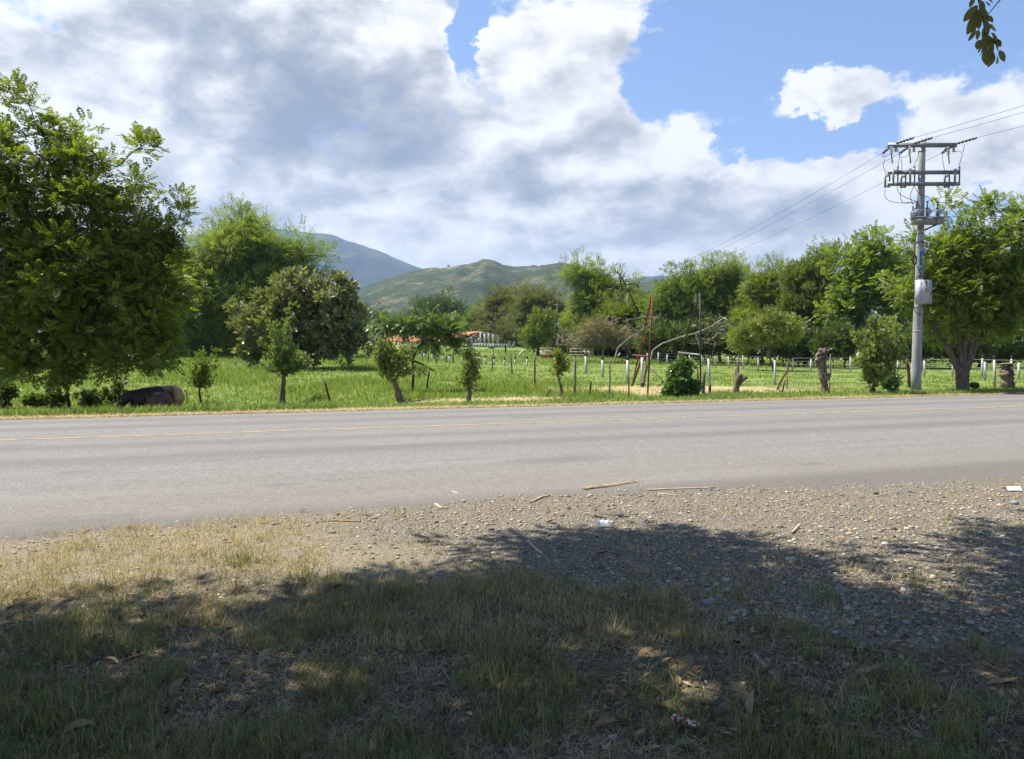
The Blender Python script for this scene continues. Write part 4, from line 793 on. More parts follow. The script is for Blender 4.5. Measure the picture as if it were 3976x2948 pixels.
# ------------------------------------------------------------------ rusty frames
RUST = mat('rusty_red_tube', (0.20, 0.060, 0.035), (0.085, 0.030, 0.022), 12, 0.75, 0.2, c3=(0.12, 0.05, 0.03))
DARKM = mat('dark_painted_tube', (0.045, 0.045, 0.043), (0.025, 0.024, 0.023), 12, 0.6, 0.2)
LIGHTM = mat('bare_metal_tube', (0.30, 0.31, 0.33), (0.16, 0.16, 0.17), 12, 0.5, 0.6)
def aframe(label, front, back, apex, bar0, bar1, m, mb, r=0.035):
    f = G(*front); bk = B(*back) if isinstance(back[1], float) else G(*back)
    root = empty('metal_frame', f, label, 'frame', 'triangular metal frames'); ap = P(*apex, f.y + 0.1)
    MB().tube([np.array(f) - (0, 0, .2), np.array(ap)], r, 8).build('upright', m, root, origin=f)
    MB().tube([np.array(bk) - (0, 0, .2), np.array(ap) + (0, .06, -0.02)], r, 8).build('slanted_leg', m, root, origin=f)
    q0 = P(*bar0, f.y + (bk.y - f.y) * 0.55); q1 = P(*bar1, f.y)
    MB().tube([np.array(q0), np.array(q1)], r * .9, 8).build('crossbar', mb, root, origin=f)
aframe('tall narrow rusty red triangular tube frame beside the corner post', (2514, 1531), (2450, 1506), (2533, 1141), (2457, 1379), (2518, 1384), RUST, RUST)
aframe('tall narrow dark triangular tube frame with bare metal crossbar behind the bush', (2721, 1526), (2598, 1508), (2718, 1138), (2633, 1368), (2718, 1378), DARKM, LIGHTM)

# ------------------------------------------------------------------ barn, sheds, corral, far pole
TILE = mat('orange_clay_tile', (0.50, 0.185, 0.085), (0.33, 0.115, 0.055), 3, 0.9, c3=(0.42, 0.21, 0.12))
OLDROOF = mat('weathered_brown_roof', (0.24, 0.155, 0.115), (0.15, 0.095, 0.07), 3, 0.9, c3=(0.27, 0.20, 0.16))
CONC = mat('pale_concrete', (0.52, 0.51, 0.49), (0.36, 0.35, 0.33), 4, 0.9)
BRICK = mat('dim_brick_wall', (0.17, 0.12, 0.095), (0.11, 0.085, 0.07), 3, 0.9)
TIMBER = mat('grey_timber', (0.24, 0.215, 0.185), (0.14, 0.12, 0.10), 9, 0.9)
def roof_panel(a, b, c, e, name, m, root, o, waves=18, amp=0.08):
    """tiled slope: a-b along the eave, e-c along the ridge, with a wave for each row of tiles"""
    a, b, c, e = (np.array(k, float) for k in (a, b, c, e)); n = waves * 4; u = np.linspace(0, 1, n + 1); nv = 5; v = np.linspace(0, 1, nv)
    nrm = np.cross(b - a, e - a); nrm /= np.linalg.norm(nrm); nrm = nrm if nrm[2] > 0 else -nrm
    V = np.array([(a * (1 - uu) + b * uu) * (1 - vv) + (e * (1 - uu) + c * uu) * vv + nrm * (amp * abs(math.sin(uu * waves * math.pi)) - 0.04 * (vv * 4 % 1)) for vv in v for uu in u])
    Q = [(j * (n + 1) + i, j * (n + 1) + i + 1, (j + 1) * (n + 1) + i + 1, (j + 1) * (n + 1) + i) for j in range(nv - 1) for i in range(n)]
    nV = len(V); V2 = V - nrm * 0.1
    Q2 = [tuple(nV + k for k in q[::-1]) for q in Q]
    MB().add(np.concatenate([V, V2]), Q + Q2).build(name, m, root, origin=o)
d = 165.0
o = np.array(B(1700, d)); gz = float(o[2])
def W3(px, py, dd=d): return np.array(P(px, py, dd))
barn = empty('barn', o, 'long open barn with orange tiled gable roofs at the end of the pasture', 'barn')
zr = lambda py, dd=d: EYE + (HZ - py) / F * dd
x0, x1 = W3(1560, 1300)[0], W3(1862, 1300)[0]; ze, zrdg = zr(1322), zr(1287)
# gable end faces the pasture at the right; the ridge runs back towards the left
e0 = np.array((W3(1782, 0)[0], d - 3, zr(1312))); e1 = np.array((W3(1560, 0)[0], d + 6, zr(1326))); r0 = np.array((W3(1862, 0)[0], d - 1, zrdg)); r1 = np.array((W3(1600, 0)[0], d + 12, zr(1300)))
roof_panel(e0, e1, r1, r0, 'roof_slope', TILE, barn, o, 26)
roof_panel((W3(1944, 0)[0], d + 4, zr(1318)), (W3(1700, 0)[0], d + 18, zr(1325)), r1, r0, 'roof_slope', TILE, barn, o, 26)
for px0, px1, pe, pr, dd in ((1470, 1560, 1324, 1299, d - 2), (1535, 1600, 1324, 1303, d - 5)):
    roof_panel((W3(px0, 0, dd)[0], dd, zr(pe, dd)), (W3(px1 - 30, 0, dd)[0], dd - 2, zr(pe + 2, dd)), (W3(px1 + 10, 0, dd)[0], dd + 5, zr(pr, dd)), (W3(px0 + 55, 0, dd)[0], dd + 5, zr(pr - 1, dd)), 'porch_roof', TILE, barn, o, 12)
def column(px, t0, b0, dd, wd=0.3, m=CONC):
    z0 = float(terr(W3(px, 0, dd)[0], dd)) - .1; z1 = zr(t0, dd); x = W3(px, 0, dd)[0]
    MB().box((x, dd, (z0 + z1) / 2), (wd, wd, z1 - z0)).build('column', m, barn, origin=o)
for px, t0 in ((1864, 1290), (1880, 1297), (1896, 1294), (1913, 1299), (1932, 1304)): column(px, t0, 1352, d - 4, .38)
for px, t0 in ((1830, 1312), (1845, 1306), (1856, 1304), (1964, 1322), (1978, 1325), (1997, 1325), (2032, 1322)): column(px, t0, 1352, d - 2, .36)
for px in range(1480, 1800, 26): column(px, 1322, 1352, d + 1, .28, TIMBER)
for px in range(1838, 2000, 11):
    x = W3(px, 0, d - 6)[0]; z0 = float(terr(x, d - 6)); MB().box((x, d - 6, z0 + .35), (.4, .4, .9)).build('low_pillar', CONC, barn, origin=o)
for (a, b_) in (((1862, 1289), (1800, 1330)), ((1880, 1292), (1818, 1326)), ((1896, 1290), (1835, 1322)), ((1913, 1296), (1850, 1330)), ((1864, 1290), (1935, 1312)), ((1880, 1296), (1945, 1320)), ((1810, 1345), (1915, 1300))):
    MB().tube([W3(*a, d - 4), W3(*b_, d - 4)], .16, 4).build('rafter', TIMBER, barn, origin=o)
MB().box((W3(1690, 0)[0], d + 14, zr(1338)), (20, .3, 4.0)).build('back_wall', BRICK, barn, origin=o)
shed = empty('shed', B(1465, d + 8), 'old shed with faded brown roof and tall grey posts left of the barn', 'barn'); so = np.array(B(1465, d + 8)); dd = d + 8
roof_panel((W3(1442, 0, dd)[0], dd - 2, zr(1312, dd)), (W3(1502, 0, dd)[0], dd - 2, zr(1312, dd)), (W3(1498, 0, dd)[0], dd + 4, zr(1284, dd)), (W3(1446, 0, dd)[0], dd + 4, zr(1284, dd)), 'roof', OLDROOF, shed, so, 10)
MB().box((W3(1472, 0, dd)[0], dd + 1, zr(1328, dd)), (3.2, 3, 2.4)).build('wall', BRICK, shed, origin=so)
for px in (1434, 1441, 1450, 1460, 1477): MB().box((W3(px, 0, dd - 4)[0], dd - 4, zr(1305, dd)), (.22, .22, 4.6)).build('tall_post', CONC if px != 1477 else DWOOD, shed, origin=so)
# corral of rails
d = 92.0
cor = empty('corral', B(2130, d), 'small wooden rail corral with white corner brace in the pasture', 'corral'); co_ = np.array(B(2130, d))
def rail_row(px0, px1, n, d, pys):
    for px in np.linspace(px0, px1, n):
        b = np.array(B(px, d)); MB().box(b + (0, 0, .55), (.12, .12, 1.3)).build('rail_post', TIMBER, cor, origin=co_)
    for hh in (.45, .8, 1.15):
        a, b = np.array(B(px0, d)), np.array(B(px1, d)); MB().box((a + b) / 2 + (0, -.09, hh), (b[0] - a[0] + .3, .05, .13)).build('rail', PALE, cor, origin=co_)
rail_row(2100, 2165, 4, 92, None); rail_row(2215, 2300, 5, 96, None)
for a, c in (((2098, 1362), (2111, 1394)), ((2268, 1360), (2276, 1380)), ((2284, 1362), (2294, 1384)), ((2398, 1384), (2409, 1372)), ((2010, 1386), (2032, 1360))):
    q0, q1 = np.array(P(*a, 90)), np.array(P(*c, 90)); MB().tube([q0, q1], .09, 4).build('white_brace', WHITE, cor, origin=co_)
b = B(2126, 88); MB().box((0, 0, .35), (1.5, .5, .42)).box((-.6, 0, .07), (.1, .4, .3)).box((.6, 0, .07), (.1, .4, .3)).build('feed_trough', mat('red_brown_trough', (0.20, 0.07, 0.045), (0.12, 0.045, 0.03), 4, .9), None, loc=b, label='low red-brown feed trough in front of the corral', cat='trough')
d = 100.0
fpole = empty('power_pole', B(2158, d), 'slim distant power pole with small boxes between the wood and the corral', 'pole'); fo = np.array(B(2158, d))
MB().tube([fo, np.array(P(2164, 1178, d))], [.16, .10], 8).build('shaft', mat('dark_pole_wood', (0.10, 0.085, 0.07), None, 6), fpole, origin=fo)
MB().box(P(2166, 1262, d - .2), (.35, .3, .5)).build('box', CONC, fpole, origin=fo); MB().box(P(2162, 1332, d - .2), (.25, .25, .6)).build('meter_box', CONC, fpole, origin=fo)
MB().box(P(2166, 1185, d), (1.2, .1, .1)).build('crossarm', TIMBER, fpole, origin=fo)
# dark bird in the pasture
b = G(1912, 1364); d = b.y
bird = empty('bird', b, 'dark long-tailed bird standing in the pasture before the barn', 'bird'); k = 36 * d / F
MB().lathe([(0, .005), (.12, .05 * k), (.35, .12 * k), (.6, .13 * k), (.8, .07 * k), (1, .012)], (-.5 * k, 0, .34 * k), (.38 * k, 0, .42 * k), 10).lathe([(0, .06 * k), (.5, .05 * k), (.8, .07 * k), (1, .02 * k)], (.32 * k, 0, .42 * k), (.52 * k, 0, .56 * k), 8).build('body', BLACK, bird, smooth=True)
for s in (-1, 1): MB().tube([(.02 * k, .05 * s * k, .36 * k), (.0, .05 * s * k, .18 * k), (.03 * k, .05 * s * k, 0)], .014 * k, 5).build('leg', BLACK, bird)
MB().tube([(.5 * k, 0, .53 * k), (.64 * k, 0, .5 * k)], [.02 * k, .004], 5).build('beak', BLACK, bird)

# ------------------------------------------------------------------ utility pole
PC = mat('pole_concrete', (0.36, 0.355, 0.34), (0.235, 0.23, 0.22), 3, 0.9, bump=0.004, bscale=30, c3=(0.26, 0.25, 0.235), stretch=(1, 1, .3))
STEEL = mat('galvanised_steel', (0.24, 0.245, 0.25), (0.13, 0.135, 0.14), 6, 0.5, 0.55)
PORC = mat('grey_porcelain', (0.40, 0.40, 0.41), (0.30, 0.30, 0.31), 5, 0.3, spec=.6)
DARKI = mat('dark_polymer_insulator', (0.06, 0.055, 0.055), (0.035, 0.033, 0.033), 9, 0.5)
CABLE = mat('black_cable', (0.03, 0.03, 0.032), None, 9, 0.6)
TANK = mat('dusty_tank_paint', (0.33, 0.31, 0.27), (0.22, 0.205, 0.18), 5, 0.7, 0.2)
BOXM = mat('control_box_paint', (0.40, 0.415, 0.43), (0.36, 0.372, 0.385), 3, 0.5)
BLUE = mat('blue_sign', (0.030, 0.15, 0.42), (0.025, 0.13, 0.38), 5, 0.5)
BLUEL = mat('worn_blue_lettering', (0.12, 0.30, 0.58), (0.08, 0.24, 0.52), 20, 0.5)
YEL = mat('yellow_label', (0.62, 0.50, 0.20), (0.55, 0.43, 0.16), 9, 0.6)
b = G(3556, 1526); PD = b.y; pole = empty('utility_pole', b, 'round concrete utility pole carrying switchgear, crossarms and a grey control box', 'utility pole'); po = np.array(b)
def Q(px, py, dy=0.0): return np.array(P(px, py, PD + dy))
k = PD / F
top = Q(3582, 548); ax = top - po
def on(px_y):                                                  # a point on the pole's axis at an image height
    z = Q(3570, px_y)[2]; return po + ax * ((z - po[2]) / ax[2])
def prad(z): return np.interp((z - po[2]) / ax[2], [0, 1], [19.0 * k, 11.0 * k])
us = np.linspace(0, 1, 14)
shaft = MB().tube([po + ax * u - (np.array((0, 0, .3)) if u == 0 else 0) for u in us], [prad(po[2] + ax[2] * u) for u in us], 24).build('shaft', PC, pole, smooth=False, origin=po)
for pl in shaft.data.polygons: pl.use_smooth = len(pl.vertices) == 4
for y_, m_, hh in ((1286, CONC, .03), (870 + 38, STEEL, .05), (1192, STEEL, .04), (588, STEEL, .05), (692, STEEL, .05), (940, STEEL, .04)):
    c_ = on(y_); MB().tube([c_ - (0, 0, hh / 2), c_ + (0, 0, hh / 2)], prad(c_[2]) + .012, 20).build('band', m_, pole, origin=po)
def arm(name, xa, xb, py, dy, h=.13, parent=pole):
    a, c_ = Q(xa, py, dy), Q(xb, py, dy)
    return MB().box((a + c_) / 2 + (0, 0, 0), (c_[0] - a[0], .02, h)).box((a + c_) / 2 + (0, .04, h / 2), (c_[0] - a[0], .09, .016)).box((a + c_) / 2 + (0, .04, -h / 2), (c_[0] - a[0], .09, .016)).build(name, STEEL, parent, origin=po)
arm('crossarm', 3447, 3716, 564, -.16); arm('crossarm', 3447, 3716, 562, .20)
arm('switch_arm', 3447, 3724, 669, -.18); arm('switch_arm', 3447, 3724, 669, .18); arm('switch_arm', 3447, 3724, 714, -.18); arm('switch_arm', 3447, 3724, 714, .18)
def disc_ins(name, a, c_, r, n, m, parent=pole, sides=10):
    pr = [(0, r * .45)]
    for i in range(n): u = (i + .5) / n; pr += [(u - .32 / n, r * .5), (u - .1 / n, r), (u + .1 / n, r), (u + .32 / n, r * .5)]
    pr.append((1, r * .45)); return MB().lathe(pr, a, c_, sides).build(name, m, parent, origin=po, smooth=False)
def cable(pts, r=.011, name='jumper_cable', sides=5):
    pts = np.array(pts, float); n = len(pts); uu = np.linspace(0, n - 1, (n - 1) * 6 + 1); out = []
    for u in uu:
        i = min(int(u), n - 2); f = u - i; p0 = pts[max(i - 1, 0)]; p1 = pts[i]; p2 = pts[i + 1]; p3 = pts[min(i + 2, n - 1)]
        out.append(.5 * ((2 * p1) + (-p0 + p2) * f + (2 * p0 - 5 * p1 + 4 * p2 - p3) * f * f + (-p0 + 3 * p1 - 3 * p2 + p3) * f ** 3))
    return MB().tube(np.array(out), r, sides).build(name, CABLE, pole, origin=po)
# line ends: each phase is dead-ended on both sides of the crossarm
phx = (3475, 3545, 3712); fe = []; ne = []
for i, xp in enumerate(phx):
    a = Q(xp, 560, .22); far_e = a + np.array((-.0, 1.0, -.09)); disc_ins('strain_insulator', a + (0, .1, 0), far_e, .055, 5, DARKI); fe.append(far_e)
    a = Q(xp, 560, -.2); near_e = a + np.array((.22, -.95, -.02)); disc_ins('strain_insulator', a + (0, -.1, 0), near_e, .055, 5, DARKI); ne.append(near_e)
    for e in (far_e, near_e): MB().box(e, (.07, .1, .08)).build('line_clamp', STEEL, pole, origin=po)
# surge arresters and fuse tubes under the arm
for xp, py, dy, fuse in ((3461, 590, -.3, 1), (3478, 582, .2, 0), (3532, 590, -.3, 1), (3549, 582, .2, 0), (3682, 592, -.3, 1), (3703, 582, .2, 0)):
    a = Q(xp, py - 12, dy); c_ = Q(xp, py + 9, dy); disc_ins('surge_arrester', a, c_, .068, 4, PORC); MB().box(a + (0, .1, .06), (.05, .35, .05)).build('bracket', STEEL, pole, origin=po)
    if fuse:
        MB().tube([c_, Q(xp + 1, py + 14, dy)], .022, 6).tube([Q(xp + 1, py + 14, dy), Q(xp + 4, py + 44, dy)], .026, 6).build('fuse_tube', DARKI, pole, origin=po)
# disconnect switches: near row and far row
for xp, dy, yt, yb in ((3475, -.32, 655, 720), (3540, -.32, 655, 720), (3714, -.32, 655, 720), (3443, .32, 675, 730), (3505, .32, 678, 732), (3674, .32, 676, 731)):
    sw = MB().box((Q(xp - 6, yt, dy) + Q(xp - 6, yb, dy)) / 2, (.06, .05, (yb - yt) * k * .95)).build('switch_base', STEEL, pole, origin=po)
    for yy in (yt + 6, yb - 8):
        a = Q(xp - 4, yy + 4, dy); disc_ins('switch_insulator', a, a + np.array((.16, -.05, .05)), .062, 3, PORC, sw, 9)
    MB().box((Q(xp + 9, yt - 4, dy) + Q(xp + 9, yb - 3, dy)) / 2 + (0, -.05, 0), (.035, .05, (yb - yt) * k * 1.1)).build('switch_blade', DARKI, sw, origin=po)
# recloser tank, bushings and brackets
rt = MB().box(Q(3600, 859, -.42), (1.15, .42, .25), taper=.96).box(Q(3600, 846, -.42), (1.22, .48, .03)).build('recloser_tank', TANK, pole, origin=po)
MB().box(Q(3600, 859, -.655), (.32, .01, .13)).build('tank_plate', mat('green_grey_plate', (0.10, 0.17, 0.13), (0.3, 0.3, 0.28), 14, .6), rt, origin=po)
MB().box(Q(3585, 860, -.65), (.06, .03, .26)).box(Q(3640, 860, -.65), (.05, .03, .26)).box(Q(3612, 848, -.65), (.62, .03, .035)).build('tank_strap', LIGHTM, rt, origin=po)
MB().tube([Q(3590, 893, -.15), Q(3640, 871, -.45)], .035, 4).tube([Q(3572, 893, -.15), Q(3572, 872, -.3)], .035, 4).build('support_bracket', STEEL, pole, origin=po)
for i, xp in enumerate((3558, 3600, 3640)):
    bs = disc_ins('bushing', Q(xp, 845, -.36), Q(xp, 806, -.36), .085, 6, mat('bushing_porcelain', (0.30, 0.27, 0.22), (0.18, 0.16, 0.13), 30, .4) if i == 0 else bpy.data.materials['bushing_porcelain'])
    MB().tube([Q(xp, 806, -.36), Q(xp + 2, 786, -.36)], [.03, .02], 6).box(Q(xp + 1, 784, -.36), (.07, .05, .05)).build('terminal', DARKI, bs, origin=po)
    a = Q(xp + 2, 824, -.5); c_ = Q(xp + 27, 814, -.72); MB().lathe([(0, .11), (.35, .10), (.6, .07), (.62, .045), (.8, .05), (1, .03)], a, c_, 12).build('angled_bushing', PORC, pole, origin=po, smooth=True)
    disc_ins('surge_arrester', Q(xp + 8, 842, -.62), Q(xp + 8, 822, -.62), .05, 4, PORC)
disc_ins('surge_arrester', Q(3545, 822, -.3), Q(3545, 800, -.3), .045, 6, PORC); disc_ins('surge_arrester', Q(3675, 842, -.2), Q(3675, 818, -.2), .05, 5, PORC)
MB().lathe([(0, .05), (.1, .12), (.8, .12), (1, .09)], Q(3547, 845, -.45), Q(3547, 822, -.45), 12).build('voltage_transformer', PORC, pole, origin=po, smooth=True)
# jumpers
for pts in ([(3428, 590, .8), (3430, 610, .5), (3452, 602, .0), (3461, 600, -.3)], [(3436, 620, .4), (3430, 645, .4), (3440, 672, .32)], [(3495, 590, .8), (3498, 612, .4), (3530, 603, -.2), (3532, 600, -.3)], [(3500, 618, .3), (3502, 640, .3), (3502, 660, .32)],
            [(3480, 575, -1.1), (3492, 600, -.8), (3488, 640, -.4), (3486, 652, -.35)], [(3566, 585, -1.0), (3565, 610, -.7), (3550, 640, -.4), (3548, 652, -.35)], [(3745, 560, -1.1), (3738, 590, -.8), (3722, 588, -.4), (3706, 590, .1)], [(3738, 595, -.8), (3728, 630, -.4), (3722, 652, -.35)], [(3660, 592, .8), (3660, 620, .4), (3665, 650, .3), (3668, 664, .3)],
            [(3437, 735, .32), (3436, 760, .2), (3450, 778, .0), (3490, 788, -.2), (3558, 784, -.36)], [(3500, 736, .32), (3496, 765, .1), (3510, 788, -.1), (3550, 790, -.3), (3585, 815, -.6)], [(3484, 722, -.35), (3490, 750, -.35), (3520, 768, -.35), (3556, 782, -.36)], [(3549, 722, -.35), (3535, 760, -.35), (3545, 795, -.32)],
            [(3549, 725, -.35), (3570, 752, -.4), (3605, 768, -.5), (3626, 790, -.65), (3626, 812, -.7)], [(3700, 722, -.3), (3680, 755, -.3), (3640, 772, -.3), (3600, 782, -.36)], [(3721, 720, -.35), (3700, 755, -.3), (3668, 785, -.3), (3642, 786, -.36)], [(3668, 738, .3), (3675, 765, .1), (3670, 800, -.4), (3667, 812, -.7)]):
    cable([Q(*p_) for p_ in pts])
# cables, coil and box lower down
cable([Q(3567, 880, -.2), Q(3558, 905, -.22), Q(3554, 950, -.22), Q(3553, 1010, -.22), Q(3550, 1085, -.22)], .016, 'control_cable')
MB().tube([Q(3552 + 8 * math.cos(t_), 1010 + 19 * math.sin(t_), -.27) for t_ in np.linspace(0, 6.6, 26)], .018, 5).tube([Q(3552 + 6 * math.cos(t_), 1011 + 16 * math.sin(t_), -.29) for t_ in np.linspace(0, 6.2, 22)], .018, 5).build('cable_coil', CABLE, pole, origin=po)
cable([Q(3560, 1030, -.24), Q(3570, 1055, -.25), Q(3581, 1077, -.26), Q(3572, 1073, -.26), Q(3560, 1077, -.26), Q(3554, 1095, -.26)], .018, 'control_cable')
cable([Q(3600, 1180, -.35), Q(3597, 1205, -.34), Q(3575, 1222, -.34), Q(3556, 1212, -.32), Q(3548, 1192, -.28), Q(3550, 1150, -.28), Q(3549, 1092, -.26)], .018, 'control_cable')
MB().tube([Q(3516, 946, -.2), Q(3600, 942, -.2)], .022, 6).tube([Q(3560, 961, -.2), Q(3603, 953, -.15)], .018, 6).box(Q(3599, 948, -.18), (.05, .05, .09)).build('step_bar', STEEL, pole, origin=po)
cb0 = Q(3586, 1134, -.40); RZ_ = Matrix.Rotation(RA, 3, 'Z'); Rm = np.array(RZ_)
def lb(v): return cb0 + Rm @ np.array(v)                       # the box faces the road
bx = MB().box(cb0, (.60, .26, .96), Rm).build('control_box', BOXM, pole, origin=po)
MB().box(lb((.01, -.14, 0)), (.56, .02, .92), Rm).build('door', BOXM, bx, origin=po)
MB().box(lb((.22, -.158, -.06)), (.03, .02, .13), Rm).build('handle', DARKI, bx, origin=po)
for zz in (.33, -.3): MB().box(lb((-.285, -.155, zz)), (.03, .02, .07), Rm).build('hinge', STEEL, bx, origin=po)
MB().box(lb((-.01, -.1515, .18)), (.075, .003, .55), Rm).build('yellow_label', YEL, bx, origin=po)
for i, ch in enumerate('RB762'):
    cu = bpy.data.curves.new('letter', 'FONT'); cu.body = ch; cu.size = .125; cu.align_x = 'CENTER'; cu.align_y = 'CENTER'; cu.extrude = .002; cu.offset = .004; cu.materials.append(BLACK)
    lo = bpy.data.objects.new('letter', cu); COL.objects.link(lo); bpy.context.view_layer.update()
    lme = bpy.data.meshes.new_from_object(lo.evaluated_get(bpy.context.evaluated_depsgraph_get())); bpy.data.objects.remove(lo); bpy.data.curves.remove(cu)
    link('letter', lme, bx, loc=lb((-.01, -.1555, .40 - i * .095)) - po, rot=(math.pi / 2, 0, RA))
def plate(py0, py1, hw, off, m, name, parent, segs=6, a0=-.7):
    """a strip wrapped on the pole's round face"""
    V = []; 
    for py_ in (py0, py1):
        c_ = on(py_); r = prad(c_[2]) + off
        for j in range(segs + 1):
            th = a0 + hw * (2 * j / segs - 1); V.append(c_ + np.array((math.sin(th) * r, -math.cos(th) * r, 0)))
    n = segs + 1; return MB().add(V, [(j, j + 1, n + j + 1, n + j) for j in range(segs)]).build(name, m, parent, origin=po)
sg = plate(1052, 975, .52, .004, BLUE, 'blue_sign', pole, a0=.12)
for i in range(11):                                            # worn vertical lettering, no longer readable
    y0 = 981 + i * 4.9; plate(y0 + 3.6, y0, .13 if i % 3 else .10, .008, BLUEL, 'worn_letter', sg, 2, .36 + .02 * (i % 2))
# the lines: three spans away over the trees and three towards the right
LINE = mat('aluminium_line', (0.10, 0.10, 0.105), None, 5, 0.5, .3)
for side, ends in (('far', fe), ('near', ne)):
    for i, e in enumerate(ends):
        tgt = (np.array((17.4 + (-1.0, -.2, 1.2)[i], 118.0, 12.2)) if side == 'far' else np.array((33.0 + (-2.2, -1.0, 1.4)[i], -18.0, 11.2)))
        pts = [e + (tgt - e) * u - np.array((0, 0, (1.0 if side == 'far' else .8) * 4 * u * (1 - u))) for u in np.linspace(0, 1, 28)]
        MB().tube(np.array(pts), .0075, 4).build('power_line', LINE, None, origin=e, loc=e, label=('left', 'middle', 'right')[i] + (' power line running from the pole away over the trees' if side == 'far' else ' power line leaving the pole towards the upper right corner'), cat='cable', group='power lines')
fp2 = empty('power_pole', (17.4, 118, float(terr(17.4, 118))), 'distant power pole behind the wood carrying the far ends of the lines', 'pole')
MB().tube([(0, 0, 0), (0, 0, 12.3 - float(terr(17.4, 118)))], [.2, .12], 8).box((0, 0, 12.2 - float(terr(17.4, 118))), (3, .12, .12)).build('shaft', PC, fp2)

# ------------------------------------------------------------------ cattle in the dip behind the verge
def cow(label, px, d, face, coat, length=2.05, height=1.28, headlow=True, seed=0, headc=None, yaw=0.0):
    b = np.array(B(px, d)); root = empty('cow', b, label, 'cow', 'cattle grazing under the large tree', rot=(0, 0, yaw)); L_ = length; H = height; f = face
    V = []; E = []; R = []
    def chain(pts, start=None):
        prev = start
        for (x, y, z, r1, r2) in pts:
            V.append((x * f * L_, y, z * H)); R.append((r1, r2)); E.append((prev, len(V) - 1)) if prev is not None else None; prev = len(V) - 1
        return prev
    chain([(-.40, 0, .86, .17, .22), (-.28, 0, .80, .27, .31), (-.08, 0, .74, .31, .36), (.12, 0, .75, .29, .34), (.27, 0, .80, .22, .29)])
    nk = chain([(.37, 0, .80, .15, .21), (.45, 0, .68, .12, .16), (.51, 0, .58, .11, .13)] if headlow else [(.38, 0, .9, .14, .2), (.48, 0, 1.0, .11, .14)], 4)
    chain([(.55, 0, .52, .115, .12), (.59, 0, .40, .085, .09), (.615, 0, .31, .065, .065)], nk)
    for sy in (-1, 1):
        chain([(.25, sy * .17, .58, .11, .13), (.26, sy * .18, .36, .065, .075), (.255, sy * .18, .27, .062, .068), (.25, sy * .18, .08, .042, .045), (.265, sy * .18, 0.0, .055, .05)], 4)
        chain([(-.33, sy * .18, .60, .15, .19), (-.29, sy * .19, .45, .09, .11), (-.37, sy * .19, .32, .06, .07), (-.35, sy * .19, .09, .043, .047), (-.335, sy * .19, 0.0, .055, .05)], 1)
    me = bpy.data.meshes.new('body'); me.from_pydata(V, E, []); me.materials.append(coat)
    o = link('body', me, root); sk = o.modifiers.new('skin', 'SKIN'); sk.use_smooth_shade = True
    for i, r in enumerate(R): me.skin_vertices[0].data[i].radius = r; me.skin_vertices[0].data[i].use_root = (i == 2)
    o.modifiers.new('sub', 'SUBSURF').levels = 2; o.modifiers['sub'].render_levels = 2
    hx, hz_ = .535 * f * L_, .60 * H
    for s in (-1, 1):
        MB().lathe([(0, .012), (.3, .05), (.7, .045), (1, .004)], (hx - .02 * f, s * .09, hz_ + .02), (hx - .06 * f, s * .25, hz_ + .04), 7).build('ear', coat, root, smooth=True)
        MB().tube([(hx, s * .06, hz_ + .04), (hx + .03 * f, s * .13, hz_ + .09), (hx + .06 * f, s * .14, hz_ + .17)], [.022, .016, .004], 6).build('horn', PALE, root, smooth=True)
    tx = -.455 * f * L_; MB().tube([(tx + .04 * f, 0, .9 * H), (tx - .05 * f, .01, .8 * H), (tx - .06 * f, .02, .5 * H), (tx - .04 * f, .02, .28 * H)], [.03, .022, .015, .03], 6).build('tail', coat, root, smooth=True)
    return root
def coat(name, a, b2, c3=None): return mat(name, a, b2, 2.2, 0.55, spec=.4, c3=c3, bump=.004, bscale=60)
cow('tan cow with pale face grazing behind the two dark cattle', 624, 28.6, -1, coat('tan_coat', (0.46, 0.28, 0.13), (0.36, 0.20, 0.085), (0.52, 0.38, 0.23)), 1.95, 1.27, seed=1)
cow('black-brown cow with arched neck in the middle of the three cattle', 570, 27.7, -1, coat('black_coat', (0.035, 0.024, 0.018), (0.018, 0.013, 0.011), (0.06, 0.03, 0.018)), 1.7, 1.25, seed=2, yaw=.8)
cow('dark reddish brown cow with sun dapples coloured into its coat, nearest the road', 612, 26.6, -1, coat('brown_coat_sun_dapples', (0.11, 0.042, 0.020), (0.04, 0.017, 0.010), (0.16, 0.07, 0.035)), 1.45, 1.06, seed=3, yaw=-.75)  # lighter coat patches paint in the sun dapples falling through the leaves

